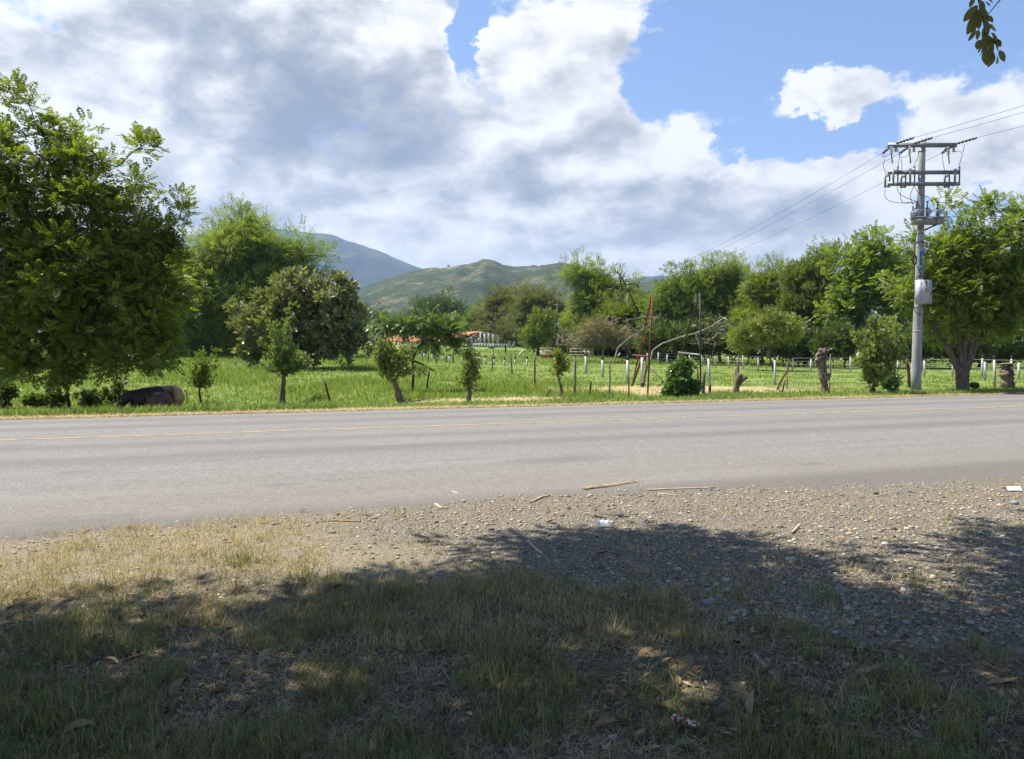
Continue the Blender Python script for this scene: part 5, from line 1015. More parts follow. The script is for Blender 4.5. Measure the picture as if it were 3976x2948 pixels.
# ------------------------------------------------------------------ the shade tree over the camera and its hanging branch
SH = np.array(SUN_H[:]) / math.tan(SUN_EL)
def shade_lobe(x, y, rx, ry, z=7.4, rz=0.7): return ((x + SH[0] * z, y + SH[1] * z, z), (rx, ry, rz))
tb = np.array((1.5, -3.2, float(terr(1.5, -3.2))))
shade = tree('shade_tree', 'leafy tree beside the viewer, its hanging branch seen in the upper right corner', tb,
     [shade_lobe(-.5, 1.0, 10.0, 3.2, 7.7, .8), shade_lobe(-6.5, 2.4, 4.6, 2.7, 7.3), shade_lobe(-2.2, 2.6, 3.8, 2.6, 7.3), shade_lobe(3.0, 2.8, 4.5, 2.6, 7.3), shade_lobe(8, 3.2, 4.5, 3.0, 7.4), shade_lobe(1.1, 6.2, 1.6, 1.3, 7.6, .8), shade_lobe(-.4, 4.8, 1.5, 1.0, 7.4, .8), shade_lobe(5.9, 5.9, 3.0, 1.8, 7.5, .9), shade_lobe(4.6, 4.6, 2.4, 1.3, 7.4, .8), shade_lobe(-4, 2.8, 4, 2.4, 7.2, .7), shade_lobe(1.6, 4.8, 1.4, 1.1, 7.4, .8), shade_lobe(0, 1.4, 8, 2.4, 7.2, .7)],
     to_tri(TPL['rosette']), 1700, 10, 0.44, LF_shade, BARK, 0.34, fork=0.6, crad=0.75, seed=130, tip=0.012, step=0.9, flat=0.5, shell=0.6)
hb = np.array(P(3790, -30, 4.6))
br = MB().tube([np.array((2.3, 2.6, 6.8)), np.array((2.6, 3.8, 5.2)), np.array(P(3795, -120, 4.5)), np.array(P(3800, 0, 4.6)), np.array(P(3815, 60, 4.6)), np.array(P(3825, 130, 4.6)), np.array(P(3842, 185, 4.6)), np.array(P(3862, 225, 4.6))], [.014, .011, .008, .006, .005, .004, .003, .002], 6)
hbr = br.build('hanging_branch', BARKD, shade, origin=tb)
MB().tube([np.array(P(3838, 55, 4.65)), np.array(P(3862, 25, 4.6)), np.array(P(3888, -6, 4.55)), np.array(P(3930, -70, 4.4)), np.array((3.1, 3.4, 5.0))], [.0025, .003, .0035, .005, .008], 5).build('twig', BARKD, shade, origin=tb)
def leaf_mesh(name, n=7, width=.30, curl=.12, fold=.10, m=None, tip_curl=0.0, seed=0):
    rs = np.random.RandomState(seed); V = []; Qd = []
    for i in range(n):
        u = i / (n - 1); wv = width * math.sin(math.pi * min(1, u * 0.94 + .03)) ** .8 * (1 - .3 * u) * (1 + rs.uniform(-.12, .12) * (m is not None)); z = -curl * u * u + tip_curl * u ** 3 + rs.uniform(-.02, .02)
        V += [(u, -wv, z + fold * wv / width * .5), (u, 0, z), (u, wv, z + fold * wv / width * .5)]
    for i in range(n - 1):
        for j in range(2): a = i * 3 + j; Qd.append((a, a + 3, a + 4, a + 1))
    return mesh_np(name, V, Qd, None, [m] if m else [], True)
HLEAF = leafmat('hanging_leaf', (0.095, 0.140, 0.032), (0.150, 0.200, 0.050), (0.20, 0.14, 0.08), .1, .6, .45, .3, (0.85, 1.45, .35))
lm_ = [leaf_mesh('leaf', 7, .27, .1, .12, HLEAF, 0, i) for i in range(3)]
for i, (x0_, y0_, x1_, y1_) in enumerate([(1080, 120, 775, 460), (1060, 300, 880, 715), (1130, 300, 870, 700), (1120, 200, 960, 520), (1040, 630, 890, 880), (1090, 640, 1075, 850), (1130, 860, 1075, 1045), (1150, 1010, 1090, 1135), (1190, 960, 1150, 1205), (1300, 1040, 1270, 1370), (1400, 1100, 1320, 1415), (1500, 1180, 1508, 1350), (1540, 1080, 1665, 1318), (1400, 820, 1575, 975), (1380, 700, 1560, 1090), (1300, 560, 1500, 640), (1240, 330, 1410, 460), (1240, 40, 1362, 130), (1290, -20, 1420, 45), (1010, -60, 908, 160), (1150, 0, 1190, 330), (1180, 350, 1330, 760), (1230, 560, 1250, 900), (1260, 760, 1440, 1130), (1200, 800, 1220, 1120), (1160, 160, 1290, 420), (1170, 420, 1060, 640)]):
    a = P(3600 + x0_ / 5.508, y0_ / 5.508, 4.6 + .03 * math.sin(i * 2.1)); c_ = P(3600 + x1_ / 5.508, y1_ / 5.508, 4.6 + .05 * math.cos(i * 1.7)); dv = c_ - a; ln = dv.length
    z_ = Vector((math.sin(i * 1.9) * .5, -1, .3)).normalized(); y_ = z_.cross(dv).normalized(); z_ = dv.normalized().cross(y_)
    lo = bpy.data.objects.new('leaf', lm_[i % 3]); COL.objects.link(lo); lo.parent = hbr
    lo.matrix_local = Matrix.Translation(a - Vector(tb)) @ Matrix((dv.normalized(), y_, z_)).transposed().to_4x4() @ Matrix.Diagonal((ln, ln * 1.05, ln, 1))

# ------------------------------------------------------------------ grasses, straw and gravel: ground cover nobody could count
RSG = np.random.RandomState(2024)
def gz(x, y):
    s, q = sq_of(x, y); v = (q < Q_NEAR + .8) & (q > -6)
    return terr(x, y) + v * (0.028 * (fbm(x * 3.1, y * 3.1, 3, 41) - 0.5) + 0.012 * (fbm(x * 12, y * 12, 2, 42) - 0.5))
def blades(name, x, y, ln, wd, lean, m, label, rs, z=None, seg2=True, curve=.5, zoff=0.0):
    n = len(x); th = rs.uniform(0, 2 * np.pi, n); h = np.stack([np.cos(th), np.sin(th), 0 * th], -1); sdv = np.stack([-np.sin(th), np.cos(th), 0 * th], -1)
    tw = rs.uniform(-.8, .8, n)[:, None]; sdv = sdv * np.cos(tw) + h * np.sin(tw)
    b = np.stack([x, y, (gz(x, y) if z is None else z) - .004 + zoff], -1); up = np.array([0, 0, 1.0])
    d1 = h * np.sin(lean)[:, None] + up * np.cos(lean)[:, None]; l2 = lean + curve * rs.uniform(.3, 1.5, n); d2 = h * np.sin(l2)[:, None] + up * np.cos(l2)[:, None]
    L_ = ln[:, None]; w_ = wd[:, None] / 2; mid = b + d1 * L_ * .5; tp_ = mid + d2 * L_ * .5; tp_[:, 2] = np.maximum(tp_[:, 2], b[:, 2] + .004)
    if seg2:
        V = np.stack([b - sdv * w_, b + sdv * w_, mid + sdv * w_ * .8, mid - sdv * w_ * .8, tp_], 1).reshape(-1, 3); k = np.arange(n)[:, None] * 5
        me = mesh_np(name, V, k + np.array([[0, 1, 2, 3]]), k + np.array([[3, 2, 4]]), [m])
    else:
        V = np.stack([b - sdv * w_, b + sdv * w_, tp_], 1).reshape(-1, 3); me = mesh_np(name, V, None, np.arange(n * 3).reshape(-1, 3), [m])
    return link(name, me, kind='stuff', label=label)
def frust(n, y0, y1, rs, power=1.0, margin=1.12):
    """points on the ground in view, spread by depth"""
    u = rs.rand(n); y = (y0 ** (1 - power) + u * (y1 ** (1 - power) - y0 ** (1 - power))) ** (1 / (1 - power)) if power != 1 else y0 * (y1 / y0) ** u
    return rs.uniform(-1, 1, n) * (.6565 * 1.06 * y + np.minimum(.9, .25 * y)), y
GR = leafmat('foreground_grass', (0.100, 0.132, 0.042), (0.235, 0.250, 0.090), (0.36, 0.29, 0.15), .26, .3, .6, .25, (1.1, 1.15, .6))
DRY = leafmat('dry_grass', (0.38, 0.30, 0.15), (0.60, 0.50, 0.28), (0.17, 0.19, 0.06), .22, .25, .8, .15, (1.1, 1.0, .7))
STRAW = leafmat('straw', (0.33, 0.255, 0.13), (0.58, 0.48, 0.27), (0.20, 0.14, 0.07), .15, .2, .8, .15, (1.1, 1.0, .7))
GREY = leafmat('grey_dead_grass', (0.31, 0.27, 0.19), (0.54, 0.48, 0.35), (0.12, 0.10, 0.07), .2, .2, .8, .15, (1.1, 1.0, .8))
PAST = leafmat('pasture_grass', (0.120, 0.185, 0.034), (0.240, 0.300, 0.068), (0.30, 0.30, 0.11), .10, .4, .6, .2, (1.15, 1.2, .5))
VERG = leafmat('verge_grass', (0.108, 0.196, 0.041), (0.243, 0.338, 0.081), (0.36, 0.34, 0.16), .14, .38, .5, .25, (1.15, 1.15, .5))
def near_masks(x, y):
    s, q = sq_of(x, y); n1_ = fbm(x * .8, y * .8, 4, 51)
    qb = q_lawn(s) + (n1_ - .5) * 1.2; shade_g = (1 - sst(-.5, .3, q - qb)) * (1 - .6 * sst(1.8, 4.5, s)); road_ok = q < q_near(s) - .02
    gravel = sst(.6, 2.2, s + (n1_ - .5) * 3) * sst(-.5, .4, q - qb)
    return s, q, shade_g, gravel, road_ok
# green tufts in the shade
cx_, cy_ = frust(28000, 1.9, 8.0, RSG, 1.15)
s, q, sg_, gv, ok = near_masks(cx_, cy_); dn = fbm(cx_ * 2.3, cy_ * 2.3, 3, 61)
keep = ok & (RSG.rand(len(cx_)) < np.clip(sg_ * (0.06 + 1.3 * sst(.47, .66, dn)) + .015, 0, 1)); cx_, cy_ = cx_[keep], cy_[keep]
nb = 9; k = np.repeat(np.arange(len(cx_)), nb); x = cx_[k] + RSG.normal(0, .022, len(k)); y = cy_[k] + RSG.normal(0, .022, len(k)); sz = np.repeat(RSG.uniform(.5, 1.35, len(cx_)), nb)
blades('grass', x, y, sz * RSG.uniform(.035, .115, len(x)), RSG.uniform(.0022, .005, len(x)), np.abs(RSG.normal(.35, .3, len(x))), GR, 'green grass tufts growing in the shade of the foreground', RSG)
# short grey-green mat and dead blades between them
x, y = frust(150000, 1.9, 7.6, RSG, 1.2); s, q, sg_, gv, ok = near_masks(x, y); dn = fbm(x * 1.1, y * 1.1, 3, 63)
keep = ok & (RSG.rand(len(x)) < (.25 + .75 * sg_) * (1 - .7 * gv) * (.4 + .9 * sst(.4, .65, dn))); x, y = x[keep], y[keep]
blades('dead_grass', x, y, RSG.uniform(.03, .10, len(x)), RSG.uniform(.0022, .0045, len(x)), RSG.uniform(.5, 1.5, len(x)), GREY, 'greyish dead grass blades matted over the shaded ground', RSG, seg2=False)
# a few taller clumps
tx, ty = [], []
for px, py, n_, r_ in ((3560, 2740, 150, .10), (3480, 2640, 60, .06), (1870, 2660, 70, .06), (3000, 2700, 80, .07), (3150, 2560, 50, .05), (3350, 2800, 80, .08), (2520, 2700, 60, .06), (930, 2185, 110, .07), (330, 2560, 60, .08), (620, 2450, 60, .08), (3200, 2330, 50, .05), (2850, 2320, 45, .05), (3560, 2270, 45, .06), (1480, 2440, 50, .07), (150, 2470, 70, .1), (2080, 2480, 40, .06), (3800, 2780, 70, .07)):
    g_ = G(px, py); tx.append(g_.x + RSG.normal(0, r_, n_)); ty.append(g_.y + RSG.normal(0, r_, n_))
tx = np.concatenate(tx); ty = np.concatenate(ty)
blades('tall_grass', tx, ty, RSG.uniform(.08, .22, len(tx)), RSG.uniform(.004, .008, len(tx)), np.abs(RSG.normal(.45, .3, len(tx))), GR, 'taller green grass clumps in the foreground', RSG, curve=.8)
# dry tufts on the sunlit verge
cx_, cy_ = frust(20000, 4.2, 11.5, RSG, 1.0); s, q, sg_, gv, ok = near_masks(cx_, cy_); dn = fbm(cx_ * 1.7, cy_ * 1.7, 3, 65)
keep = ok & (q > 3.6) & (q < 8.3) & (RSG.rand(len(cx_)) < np.clip((1 - .86 * gv) * (.16 + 1.1 * sst(.40, .66, dn)) * (1 - .5 * sst(7.2, 8, q)), 0, 1)); cx_, cy_ = cx_[keep], cy_[keep]
nb = 12; k = np.repeat(np.arange(len(cx_)), nb); x = cx_[k] + RSG.normal(0, .035, len(k)); y = cy_[k] + RSG.normal(0, .035, len(k)); sz = np.repeat(RSG.uniform(.4, 1.4, len(cx_)), nb)
blades('dry_grass', x, y, sz * RSG.uniform(.03, .12, len(x)), RSG.uniform(.003, .006, len(x)), np.abs(RSG.normal(.6, .4, len(x))), DRY, 'yellow dry grass tufts on the sunlit verge', RSG, seg2=False)
# bits of straw lying about
x, y = frust(70000, 2.0, 11.5, RSG, 1.0); s, q, sg_, gv, ok = near_masks(x, y); dn = fbm(x * 1.4, y * 1.4, 3, 67)
keep = ok & (RSG.rand(len(x)) < (.22 + .75 * sst(.42, .65, dn)) * (1 - .72 * gv)); x, y = x[keep], y[keep]
blades('straw_litter', x, y, RSG.uniform(.03, .14, len(x)), RSG.uniform(.0025, .006, len(x)), RSG.uniform(1.35, 1.62, len(x)), STRAW, 'loose straw lying over the foreground verge', RSG, seg2=False, zoff=.006, curve=.1)
# the far edge: cut straw along the asphalt, verge grass, pasture
n = 42000; px_ = RSG.uniform(-100, 4080, n); s = RSG.uniform(-9, 36, n); q = q_far(s) + .02 + np.abs(RSG.normal(0, .5, n)) ; x, y = xy_of(s, q); keep = np.abs(x / y) < .74; x, y = x[keep], y[keep]
blades('cut_straw', x, y, RSG.uniform(.10, .35, len(x)), RSG.uniform(.010, .022, len(x)), RSG.uniform(1.15, 1.65, len(x)), STRAW, 'band of cut straw along the far edge of the asphalt', RSG, seg2=False, zoff=.02, curve=.15, z=terr(x, y))
n = 17000; s = RSG.uniform(-9, 38, n); q = np.where(s < 7, 22.95, 22.6) + np.abs(RSG.normal(0, 1.0, n)); dn = fbm(s * .8, q * .8, 3, 71); x, y = xy_of(s, q)
keep = (np.abs(x / y) < .74) & (RSG.rand(n) < np.clip(.25 + 1.2 * sst(.42, .65, dn) + .5 * (s < 2), 0, 1)); x, y, s = x[keep], y[keep], s[keep]
k = np.repeat(np.arange(len(x)), 3); tall = np.where(s < 3, .85, .62)[k]
blades('verge_grass', x[k] + RSG.normal(0, .05, len(k)), y[k] + RSG.normal(0, .05, len(k)), tall * RSG.uniform(.12, .38, len(k)), RSG.uniform(.012, .03, len(k)), np.abs(RSG.normal(.3, .3, len(k))), VERG, 'broad bladed grass along the far verge', RSG, z=terr(x[k], y[k]))
def hay_mask(x, y):
    s, q = sq_of(x, y); n1_ = fbm(x * .8, y * .8, 4, 51); n2_ = fbm(x * .25, y * .25, 3, 52)
    h = sst(12, 16, s + (n2_ - .5) * 6) * (1 - .75 * sst(22, 29, s + (n2_ - .5) * 8)) * sst(25, 27, q + (n1_ - .5) * 2) * (1 - sst(32, 36, q + (n2_ - .5) * 6))
    h = np.maximum(h, .9 * sst(0, 3.5, s + (n1_ - .5) * 3) * sst(23.6, 24.6, q) * (1 - sst(26.3, 27.8, q + (n1_ - .5) * 2)) * (1 - sst(11, 14, s)))
    return s, q, np.maximum(h, .85 * sst(23.7, 24.5, q) * (1 - sst(25.5, 26.8, q + (n1_ - .5) * 2)) * (s < 1) * sst(.48, .56, n2_))
x, y = frust(64000, 23.0, 130.0, RSG, 1.25); s, q, hm_ = hay_mask(x, y); dn = fbm(x * .35, y * .35, 3, 73); right = sst(10, 22, s) * (1 - sst(60, 75, q))
keep = (q > 23.6) & (RSG.rand(len(x)) < np.clip((1 - hm_) * (1.1 - .45 * right), .05, 1)); x, y, dn, right, hm_ = x[keep], y[keep], dn[keep], right[keep], hm_[keep]
k = np.repeat(np.arange(len(x)), 4); hh = (.16 + .28 * sst(.35, .7, dn)) * (1 - .62 * np.maximum(right, hm_)); sp = .10 + .002 * y[k]
blades('pasture_grass', x[k] + RSG.normal(0, 1, len(k)) * sp, y[k] + RSG.normal(0, 1, len(k)) * sp, hh[k] * RSG.uniform(.55, 1.3, len(k)), (.018 + .0007 * y[k]) * RSG.uniform(.7, 1.4, len(k)), np.abs(RSG.normal(.3, .28, len(k))), PAST, 'tall green grass of the pasture', RSG, seg2=False, curve=.5, z=terr(x[k], y[k]))
x, y = frust(26000, 24.0, 60.0, RSG, 1.1); s, q, hm_ = hay_mask(x, y); keep = (hm_ > .3); x, y = x[keep], y[keep]
blades('cut_hay', x, y, RSG.uniform(.12, .4, len(x)), RSG.uniform(.015, .035, len(x)), RSG.uniform(1.1, 1.6, len(x)), STRAW, 'pale cut hay lying in the mown part of the pasture', RSG, zoff=.02, seg2=False, curve=.1, z=terr(x, y))

# gravel
def stone_mesh(name, seed, m, sub=1):
    rs = np.random.RandomState(seed); t_ = (1 + 5 ** .5) / 2
    V = np.array([(-1, t_, 0), (1, t_, 0), (-1, -t_, 0), (1, -t_, 0), (0, -1, t_), (0, 1, t_), (0, -1, -t_), (0, 1, -t_), (t_, 0, -1), (t_, 0, 1), (-t_, 0, -1), (-t_, 0, 1)], float); V /= np.linalg.norm(V[0])
    T = np.array([(0, 11, 5), (0, 5, 1), (0, 1, 7), (0, 7, 10), (0, 10, 11), (1, 5, 9), (5, 11, 4), (11, 10, 2), (10, 7, 6), (7, 1, 8), (3, 9, 4), (3, 4, 2), (3, 2, 6), (3, 6, 8), (3, 8, 9), (4, 9, 5), (2, 4, 11), (6, 2, 10), (8, 6, 7), (9, 8, 1)])
    V = V * rs.uniform(.75, 1.15, (12, 1)) * np.array([1, rs.uniform(.6, .9), rs.uniform(.35, .6)])
    return V, T
GRAVEL = bpy.data.materials.new('gravel_stone'); GRAVEL.use_nodes = True; t = NT(GRAVEL.node_tree); p = t.n['Principled BSDF']; p.inputs['Roughness'].default_value = .85; p.inputs['Specular IOR Level'].default_value = .2
rnd = t.new('ShaderNodeNewGeometry').outputs['Random Per Island']; rp = t.new('ShaderNodeValToRGB'); t.put(rp.inputs[0], rnd); e_ = rp.color_ramp.elements
e_[0].color = (.13, .117, .098, 1); e_[1].position = 1; e_[1].color = (.56, .49, .385, 1)
for ps, c in ((.3, (.24, .215, .175)), (.62, (.34, .300, .240)), (.85, (.41, .362, .285))): e = rp.color_ramp.elements.new(ps); e.color = (*c, 1)
t.put(p.inputs['Base Color'], rp.outputs[0])
def strew(name, x, y, r, m, label, rs, nvar=5, sink=.35):
    V = []; T = []; off = 0
    var = rs.randint(0, nvar, len(x))
    for v in range(nvar):
        k = np.where(var == v)[0]
        if not len(k): continue
        v0, t0 = stone_mesh('s', v + 3, None); a = rs.uniform(0, 6.283, len(k)); c_, s_ = np.cos(a), np.sin(a)
        W_ = np.stack([v0[None, :, 0] * c_[:, None] - v0[None, :, 1] * s_[:, None], v0[None, :, 0] * s_[:, None] + v0[None, :, 1] * c_[:, None], np.repeat(v0[None, :, 2], len(k), 0)], -1) * r[k][:, None, None]
        W_ += np.stack([x[k], y[k], gz(x[k], y[k]) + r[k] * (.5 - sink)], -1)[:, None]
        V.append(W_.reshape(-1, 3)); T.append((t0[None] + (np.arange(len(k)) * 12)[:, None, None]).reshape(-1, 3) + off); off += len(k) * 12
    return link(name, mesh_np(name, np.concatenate(V), None, np.concatenate(T), [m], False), kind='stuff', label=label)
x, y = frust(19000, 3.2, 12.5, RSG, 1.05); s, q, sg_, gv, ok = near_masks(x, y)
keep = (q < q_near(s) + .05) & (RSG.rand(len(x)) < np.clip(gv * 1.0 + .5 * sst(7.0, 7.9, q) + .06 * sst(-.5, .5, q - q_lawn(s)) + .012, 0, 1)); x, y = x[keep], y[keep]
strew('gravel', x, y, np.minimum(RSG.gamma(1.9, .0050, len(x)) + .004, .034), GRAVEL, 'grey roadside gravel on the near verge', RSG)
NUT = mat('dark_seed_pod', (0.030, 0.022, 0.018), (0.015, 0.012, 0.010), 20, .8)
x, y = frust(420, 4.0, 11.0, RSG, 1.0); s, q, sg_, gv, ok = near_masks(x, y); keep = ok & (RSG.rand(len(x)) < .12 + .5 * gv); x, y = x[keep], y[keep]
strew('seed_pods', x, y, RSG.uniform(.008, .016, len(x)), NUT, 'small dark seed pods scattered over the near verge', RSG, sink=.1)
CHIP = leafmat('dry_leaf_bits', (0.26, 0.18, 0.10), (0.50, 0.385, 0.23), (0.13, 0.09, 0.055), .25, .15, .8, .2, (1.1, .95, .7))
x, y = frust(11000, 2.0, 9.0, RSG, 1.1); s, q, sg_, gv, ok = near_masks(x, y); keep = ok & (RSG.rand(len(x)) < (.55 + .3 * sst(1, 5, s)) * (1 - .5 * sst(5, 6.5, q))); x, y = x[keep], y[keep]
lv = np.array([(0, 0, 0), (.5, .28, .10), (1, 0, .03), (.5, -.28, .07)]); D_l = np.stack([RSG.normal(size=len(x)), RSG.normal(size=len(x)), RSG.normal(0, .25, len(x))], -1)
VV, QQ = scatter((lv, np.array([(0, 1, 2, 3)])), np.stack([x, y, gz(x, y) + .008], -1), D_l, RSG.uniform(.015, .06, len(x)), RSG)
link('leaf_litter', mesh_np('leaf_litter', VV, QQ, None, [CHIP]), kind='stuff', label='crumbled dry leaf bits scattered over the near ground')

# ------------------------------------------------------------------ things lying on the near ground
def gpt(px, py): g = G(px, py); return Vector((g.x, g.y, float(gz(np.array([g.x]), np.array([g.y]))[0])))
BRLF = [mat('tan_dry_leaf', (0.33, 0.225, 0.12), (0.20, 0.13, 0.065), 14, .8, c3=(.2, .12, .06)), mat('brown_dry_leaf', (0.20, 0.10, 0.05), (0.11, 0.055, 0.03), 14, .8), mat('pale_dry_leaf', (0.37, 0.285, 0.175), (0.25, 0.185, 0.11), 14, .8)]
YLF = mat('yellow_fallen_leaf', (0.45, 0.42, 0.05), (0.33, 0.33, 0.04), 9, .6); GLF = mat('green_fallen_leaf', (0.10, 0.16, 0.04), (0.2, .19, .08), 9, .6)
lms = [leaf_mesh('fallen_leaf', 8, .27, c_, f_, m_, t_, i) for i, (m_, c_, f_, t_) in enumerate([(BRLF[0], -.12, .35, -.1), (BRLF[1], .08, .35, .1), (BRLF[2], -.08, .5, -.1), (BRLF[0], .10, .2, .2), (BRLF[1], .1, .5, .1), (BRLF[1], -.1, .45, -.05)])]
def fallen(px, py, ln, kind, ang, label, group=None, tilt=.15, mesh=None, name='fallen_leaf'):
    g = gpt(px, py); o = bpy.data.objects.new(name, mesh or lms[kind]); COL.objects.link(o); o.location = g + Vector((0, 0, .010)); o.rotation_euler = (tilt * math.sin(px), -tilt - .1, ang); ln *= .72; o.scale = (ln, ln, ln)
    return tag(o, label, 'leaf', group)
fallen(1000, 2600, .15, 2, .9, 'pale upright dry leaf left of centre in the shaded grass', tilt=.5)
fallen(2205, 2462, .17, 1, .1, 'reddish brown curved dry leaf right of centre in the shaded grass')
fallen(2475, 2570, .17, 0, .5, 'tan folded dry leaf in the shaded grass right of the reddish brown one')
fallen(2300, 2850, .16, 0, .1, 'large brown-tan dry leaf near the bottom edge below centre')
fallen(2920, 2790, .15, 2, 1.2, 'pale curled dry leaf standing up near the red and white wrapper', tilt=.7)
fallen(3310, 2640, .22, 3, .15, 'large flat tan dry leaf in the lower right shade')
fallen(3830, 2660, .20, 3, -.3, 'wide tan dry leaf near the right edge in the shade')
fallen(3060, 2215, .17, 0, 1.0, 'folded tan dry leaf at the lower rim of the sunlit gravel')
fallen(3455, 2520, .13, 2, .1, 'whitish dry leaf beside the dark burnt patch')
fallen(2310, 2155, .16, 0, -.1, 'brown lengthwise dry leaf in the shade below the white plastic scrap')
fallen(240, 2870, .20, 0, .1, 'large tan crumpled dry leaf in the lower left corner')
fallen(470, 2590, .17, 1, .3, 'dark brown dry leaf in the left shaded grass'); fallen(660, 2720, .14, 0, 1.1, 'tan upright dry leaf in the left shaded grass', tilt=.5)
fallen(3880, 1972, .14, 0, .0, 'orange-tan dry leaf on the sunlit gravel near the right edge'); fallen(2120, 2030, .15, 1, -.2, 'brown pointed dry leaf on the gravel left of the white plastic scrap')
fallen(858, 2375, .10, 0, 1.2, 'bright yellow fallen leaf in the left shaded grass', mesh=leaf_mesh('fallen_leaf', 7, .2, .1, .3, YLF), tilt=.6)
fallen(2620, 2920, .13, 0, .4, 'half green fallen leaf at the bottom edge under the red and white wrapper', mesh=leaf_mesh('fallen_leaf', 7, .3, .1, .3, GLF))
fallen(860, 2110, .10, 0, .2, 'small tan leaf on the sunlit left verge')
rsl = np.random.RandomState(77); n = 0
while n < 130:
    px, py = rsl.uniform(0, 3976), rsl.uniform(2290, 2940)
    if rsl.rand() > .25 + .75 * (px / 3976) * sst(2300, 2600, py): continue
    kd = rsl.randint(0, 6); zone = ('at the left', 'left of centre', 'right of centre', 'at the right')[min(3, int(px / 994))]; row = 'along the bottom edge' if py > 2700 else ('in the middle of the shade' if py > 2480 else 'near the rim of the shade')
    fallen(px, py, rsl.uniform(.05, .13), kd, rsl.uniform(0, 6.28), f"small {('flat tan', 'reddish brown', 'pale folded', 'curled tan', 'dark creased brown', 'curled dark brown')[kd]} dry leaf {zone}, {row}", 'dry fallen leaves in the shade', tilt=rsl.uniform(0, .35)); n += 1
# larger single stones
smesh = []
for i in range(6):
    v0, t0 = stone_mesh('s', 30 + i, None); me = mesh_np('stone', v0, None, t0, [mat(f'stone_{i}', ((.30, .29, .27), (.42, .40, .36), (.24, .245, .25), (.36, .33, .28), (.16, .15, .145), (.46, .44, .41))[i], None, 3, .85, coord='Object')], True); smesh.append(me)
    # rounder outline
for i in range(70):
    px, py = rsl.uniform(2200, 3960), rsl.uniform(1900, 2330)
    if px < 2900 and rsl.rand() < .5: continue
    g = gpt(px, py); r = rsl.uniform(.014, .032); ks = rsl.randint(0, 6); o = link('stone', smesh[ks], loc=g + Vector((0, 0, r * .15)), rot=(0, 0, rsl.uniform(0, 6)), label=f"{('grey', 'pale', 'bluish', 'tan', 'dark', 'whitish')[ks]} pebble in the near gravel, {'by the asphalt' if py < 1990 else ('in mid verge' if py < 2150 else 'towards the shaded grass')}, {('below the bark plank', 'right of centre', 'near the right edge')[min(2, int((px - 2200) / 590))]}", cat='stone', group='larger stones in the gravel'); o.scale = (r, r, r)
for px, py, r, i, lab in ((3075, 2175, .06, 1, 'large pale stone at the lower rim of the sunlit gravel'), (3270, 2300, .06, 2, 'bluish grey stone in the right shade beside a grass tuft'), (3440, 2120, .045, 5, 'round whitish stone on the sunlit gravel right of centre'), (1800, 1950, .035, 3, 'grey stone at the asphalt edge below the split husk'), (3400, 1920, .045, 4, 'dark flat stone at the asphalt edge on the right'), (2745, 2350, .05, 2, 'grey-blue stone half hidden in the shaded grass right of centre'), (3940, 1955, .06, 0, 'grey stone at the right edge beside the orange leaf')):
    g = gpt(px, py); o = link('stone', smesh[i], loc=g + Vector((0, 0, r * .2)), rot=(0, 0, px), label=lab, cat='stone'); o.scale = (r, r, r)
# sticks, bark, husks
def lying(name, label, pts, rad, m, cat='stick', flat=1.0, sides=7, jit=.18, lift=.0, n=10):
    gp = np.array([gpt(*p_) for p_ in pts]); u = np.linspace(0, 1, n); ui = np.linspace(0, 1, len(gp)); pp = np.stack([np.interp(u, ui, gp[:, i]) for i in range(3)], -1); rr = np.interp(u, np.linspace(0, 1, len(rad)), rad)
    k = MB().tube(np.zeros((n, 3)) + pp, rr, sides, True, jit, np.random.RandomState(int(pts[0][0]))); o0_ = pp[0].copy(); zz = k.V[0]
    base_ = np.interp(zz[:, 0], *zip(*sorted(zip(pp[:, 0], pp[:, 2])))); zz[:, 2] = base_ + (zz[:, 2] - base_) * flat + rad[0] * flat * .8 + lift
    return k.build(name, m, None, origin=o0_, loc=o0_, label=label, cat=cat)
BARKPL = mat('peeling_bark_plank', (0.34, 0.27, 0.17), (0.12, 0.085, 0.05), 22, .95, bump=.012, bscale=20, stretch=(.25, 1, 1))
lying('bark_plank', 'long weathered piece of bark lying at the asphalt edge right of centre', [(2262, 1906), (2390, 1893), (2490, 1880), (2562, 1866)], [.045, .055, .04, .012], BARKPL, 'bark', .55, 8, .3)
lying('dry_stalk', 'straight pale dry stalk on the gravel right of the bark plank', [(2512, 1906), (2640, 1903), (2775, 1899)], [.016, .018, .012], PALE, 'stalk', .7)
lying('dry_stalk', 'thin pale stalk crossing below the straight pale stalk', [(2555, 1915), (2630, 1929)], [.010, .008], PALE, 'stalk', .7)
lying('husk', 'split pale husk on the asphalt left of centre', [(1757, 1918), (1790, 1928)], [.03, .025], PALE, 'husk', .6); lying('husk', 'narrow pale husk touching the split husk on the asphalt', [(1793, 1922), (1824, 1908)], [.012, .022], PALE, 'husk', .6)
lying('husk', 'curved pale husk on the sunlit verge below the split husk', [(1690, 1958), (1712, 1974), (1740, 1973)], [.012, .022, .018], PALE, 'husk', .6)
lying('dry_stalk', 'long reddish dry stalk on the sunlit left verge', [(1190, 2032), (1300, 2026), (1405, 2029)], [.012, .016, .012], BRLF[0], 'stalk', .5)
lying('dry_stalk', 'bundle of dry leaf sheath at the gravel edge left of the bark plank', [(2060, 1955), (2100, 1935), (2146, 1925)], [.02, .02, .01], BRLF[2], 'stalk', .5)
lying('dry_stalk', 'slanting pale stalk on the lower sunlit patch right of centre', [(2055, 2105), (2095, 2135), (2125, 2160)], [.010, .012, .006], PALE, 'stalk', .6)
lying('stick', 'grey stick sticking into the bottom edge at the left', [(575, 2948), (640, 2865), (690, 2800)], [.022, .018, .012], WOOD, 'stick', .8)
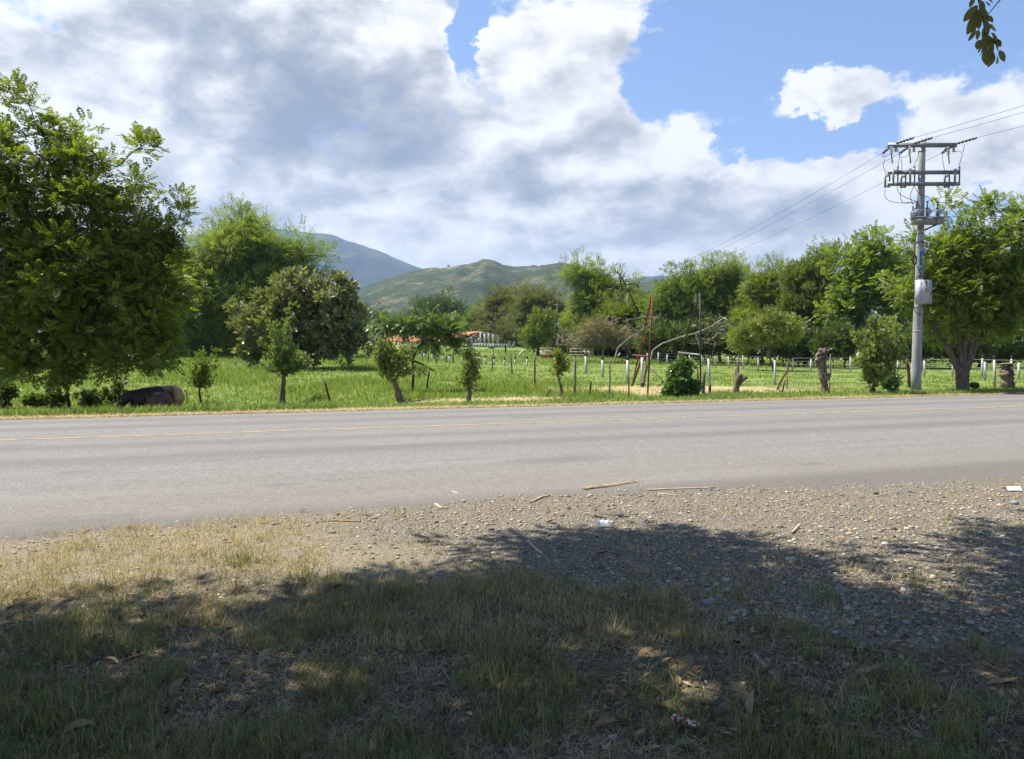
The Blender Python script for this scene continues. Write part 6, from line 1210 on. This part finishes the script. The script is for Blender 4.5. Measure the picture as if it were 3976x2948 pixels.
lying('dry_stalk', 'flat pale bamboo sheath in the lower right shade', [(2930, 2545), (2965, 2590), (3030, 2660)], [.014, .012, .008], BRLF[2], 'stalk', .4)
lying('dry_stalk', 'broad pale split stalk right of the pale curled leaf', [(3140, 2765), (3190, 2800), (3245, 2845)], [.02, .022, .012], PALE, 'stalk', .35)
lying('twig', 'long thin black curved twig in the right shade', [(3075, 2515), (3200, 2508), (3330, 2525), (3480, 2560)], [.004, .005, .005, .003], BARKD, 'twig', 1, 5)
lying('dry_stalk', 'pale broken stalk standing out on the sunlit gravel', [(3075, 2075), (3095, 2055), (3108, 2042)], [.014, .012, .007], PALE, 'stalk', .7, lift=.01)
lying('board', 'thin brown board lying at the far asphalt edge before the many-stemmed tree', [(3695, 1536), (3760, 1530)], [.05, .035], DWOOD, 'board', .5)
lying('twig', 'thin brown twig across the sunlit gravel at the right', [(3270, 2075), (3380, 2100), (3470, 2106)], [.004, .004, .003], BARK, 'twig', 1, 5)
# litter
def crumple(label, px, py, size, cols, seed, name, cat, ang=0.0):
    rs = np.random.RandomState(seed); g = gpt(px, py); nx, ny = 14, 9; u, v = np.meshgrid(np.linspace(-.5, .5, nx), np.linspace(-.5, .5, ny)); x = u * size[0] + rs.normal(0, size[0] * .02, u.shape); y = v * size[1]
    z = size[2] * (np.cos(v * math.pi * .98) ** .6) * (1 + .16 * np.sin(u * 17 + seed + v * 3) + .1 * np.sin(u * 41 - v * 9)) + rs.normal(0, size[2] * .03, u.shape)
    k = np.arange(nx * ny).reshape(ny, nx); q_ = np.stack([k[:-1, :-1], k[:-1, 1:], k[1:, 1:], k[1:, :-1]], -1).reshape(-1, 4)
    me = mesh_np(name, np.stack([x, y, z], -1).reshape(-1, 3), q_, None, cols, False, midx=(rs.rand(len(q_)) < .45).astype(int) if len(cols) > 1 else None)
    return link(name, me, loc=g + Vector((0, 0, .012)), rot=(0, 0, ang), label=label, cat=cat)
WP = mat('white_plastic', (0.80, 0.80, 0.79), (0.70, 0.70, 0.70), 9, .5); RP = mat('red_wrapper', (0.50, 0.02, 0.03), (0.36, 0.015, 0.02), 9, .4)
crumple('crumpled white plastic scrap on the shaded gravel below the bark plank', 2345, 2045, (.13, .05, .05), [WP], 3, 'plastic_scrap', 'litter', -.1)
crumple('torn white plastic bag scrap at the right edge of the gravel', 3930, 1908, (.17, .10, .04), [WP], 5, 'plastic_bag', 'litter')
crumple('crumpled red and white wrapper in the shaded grass near the bottom', 2665, 2820, (.13, .035, .018), [WP, RP], 8, 'wrapper', 'litter', -.7)
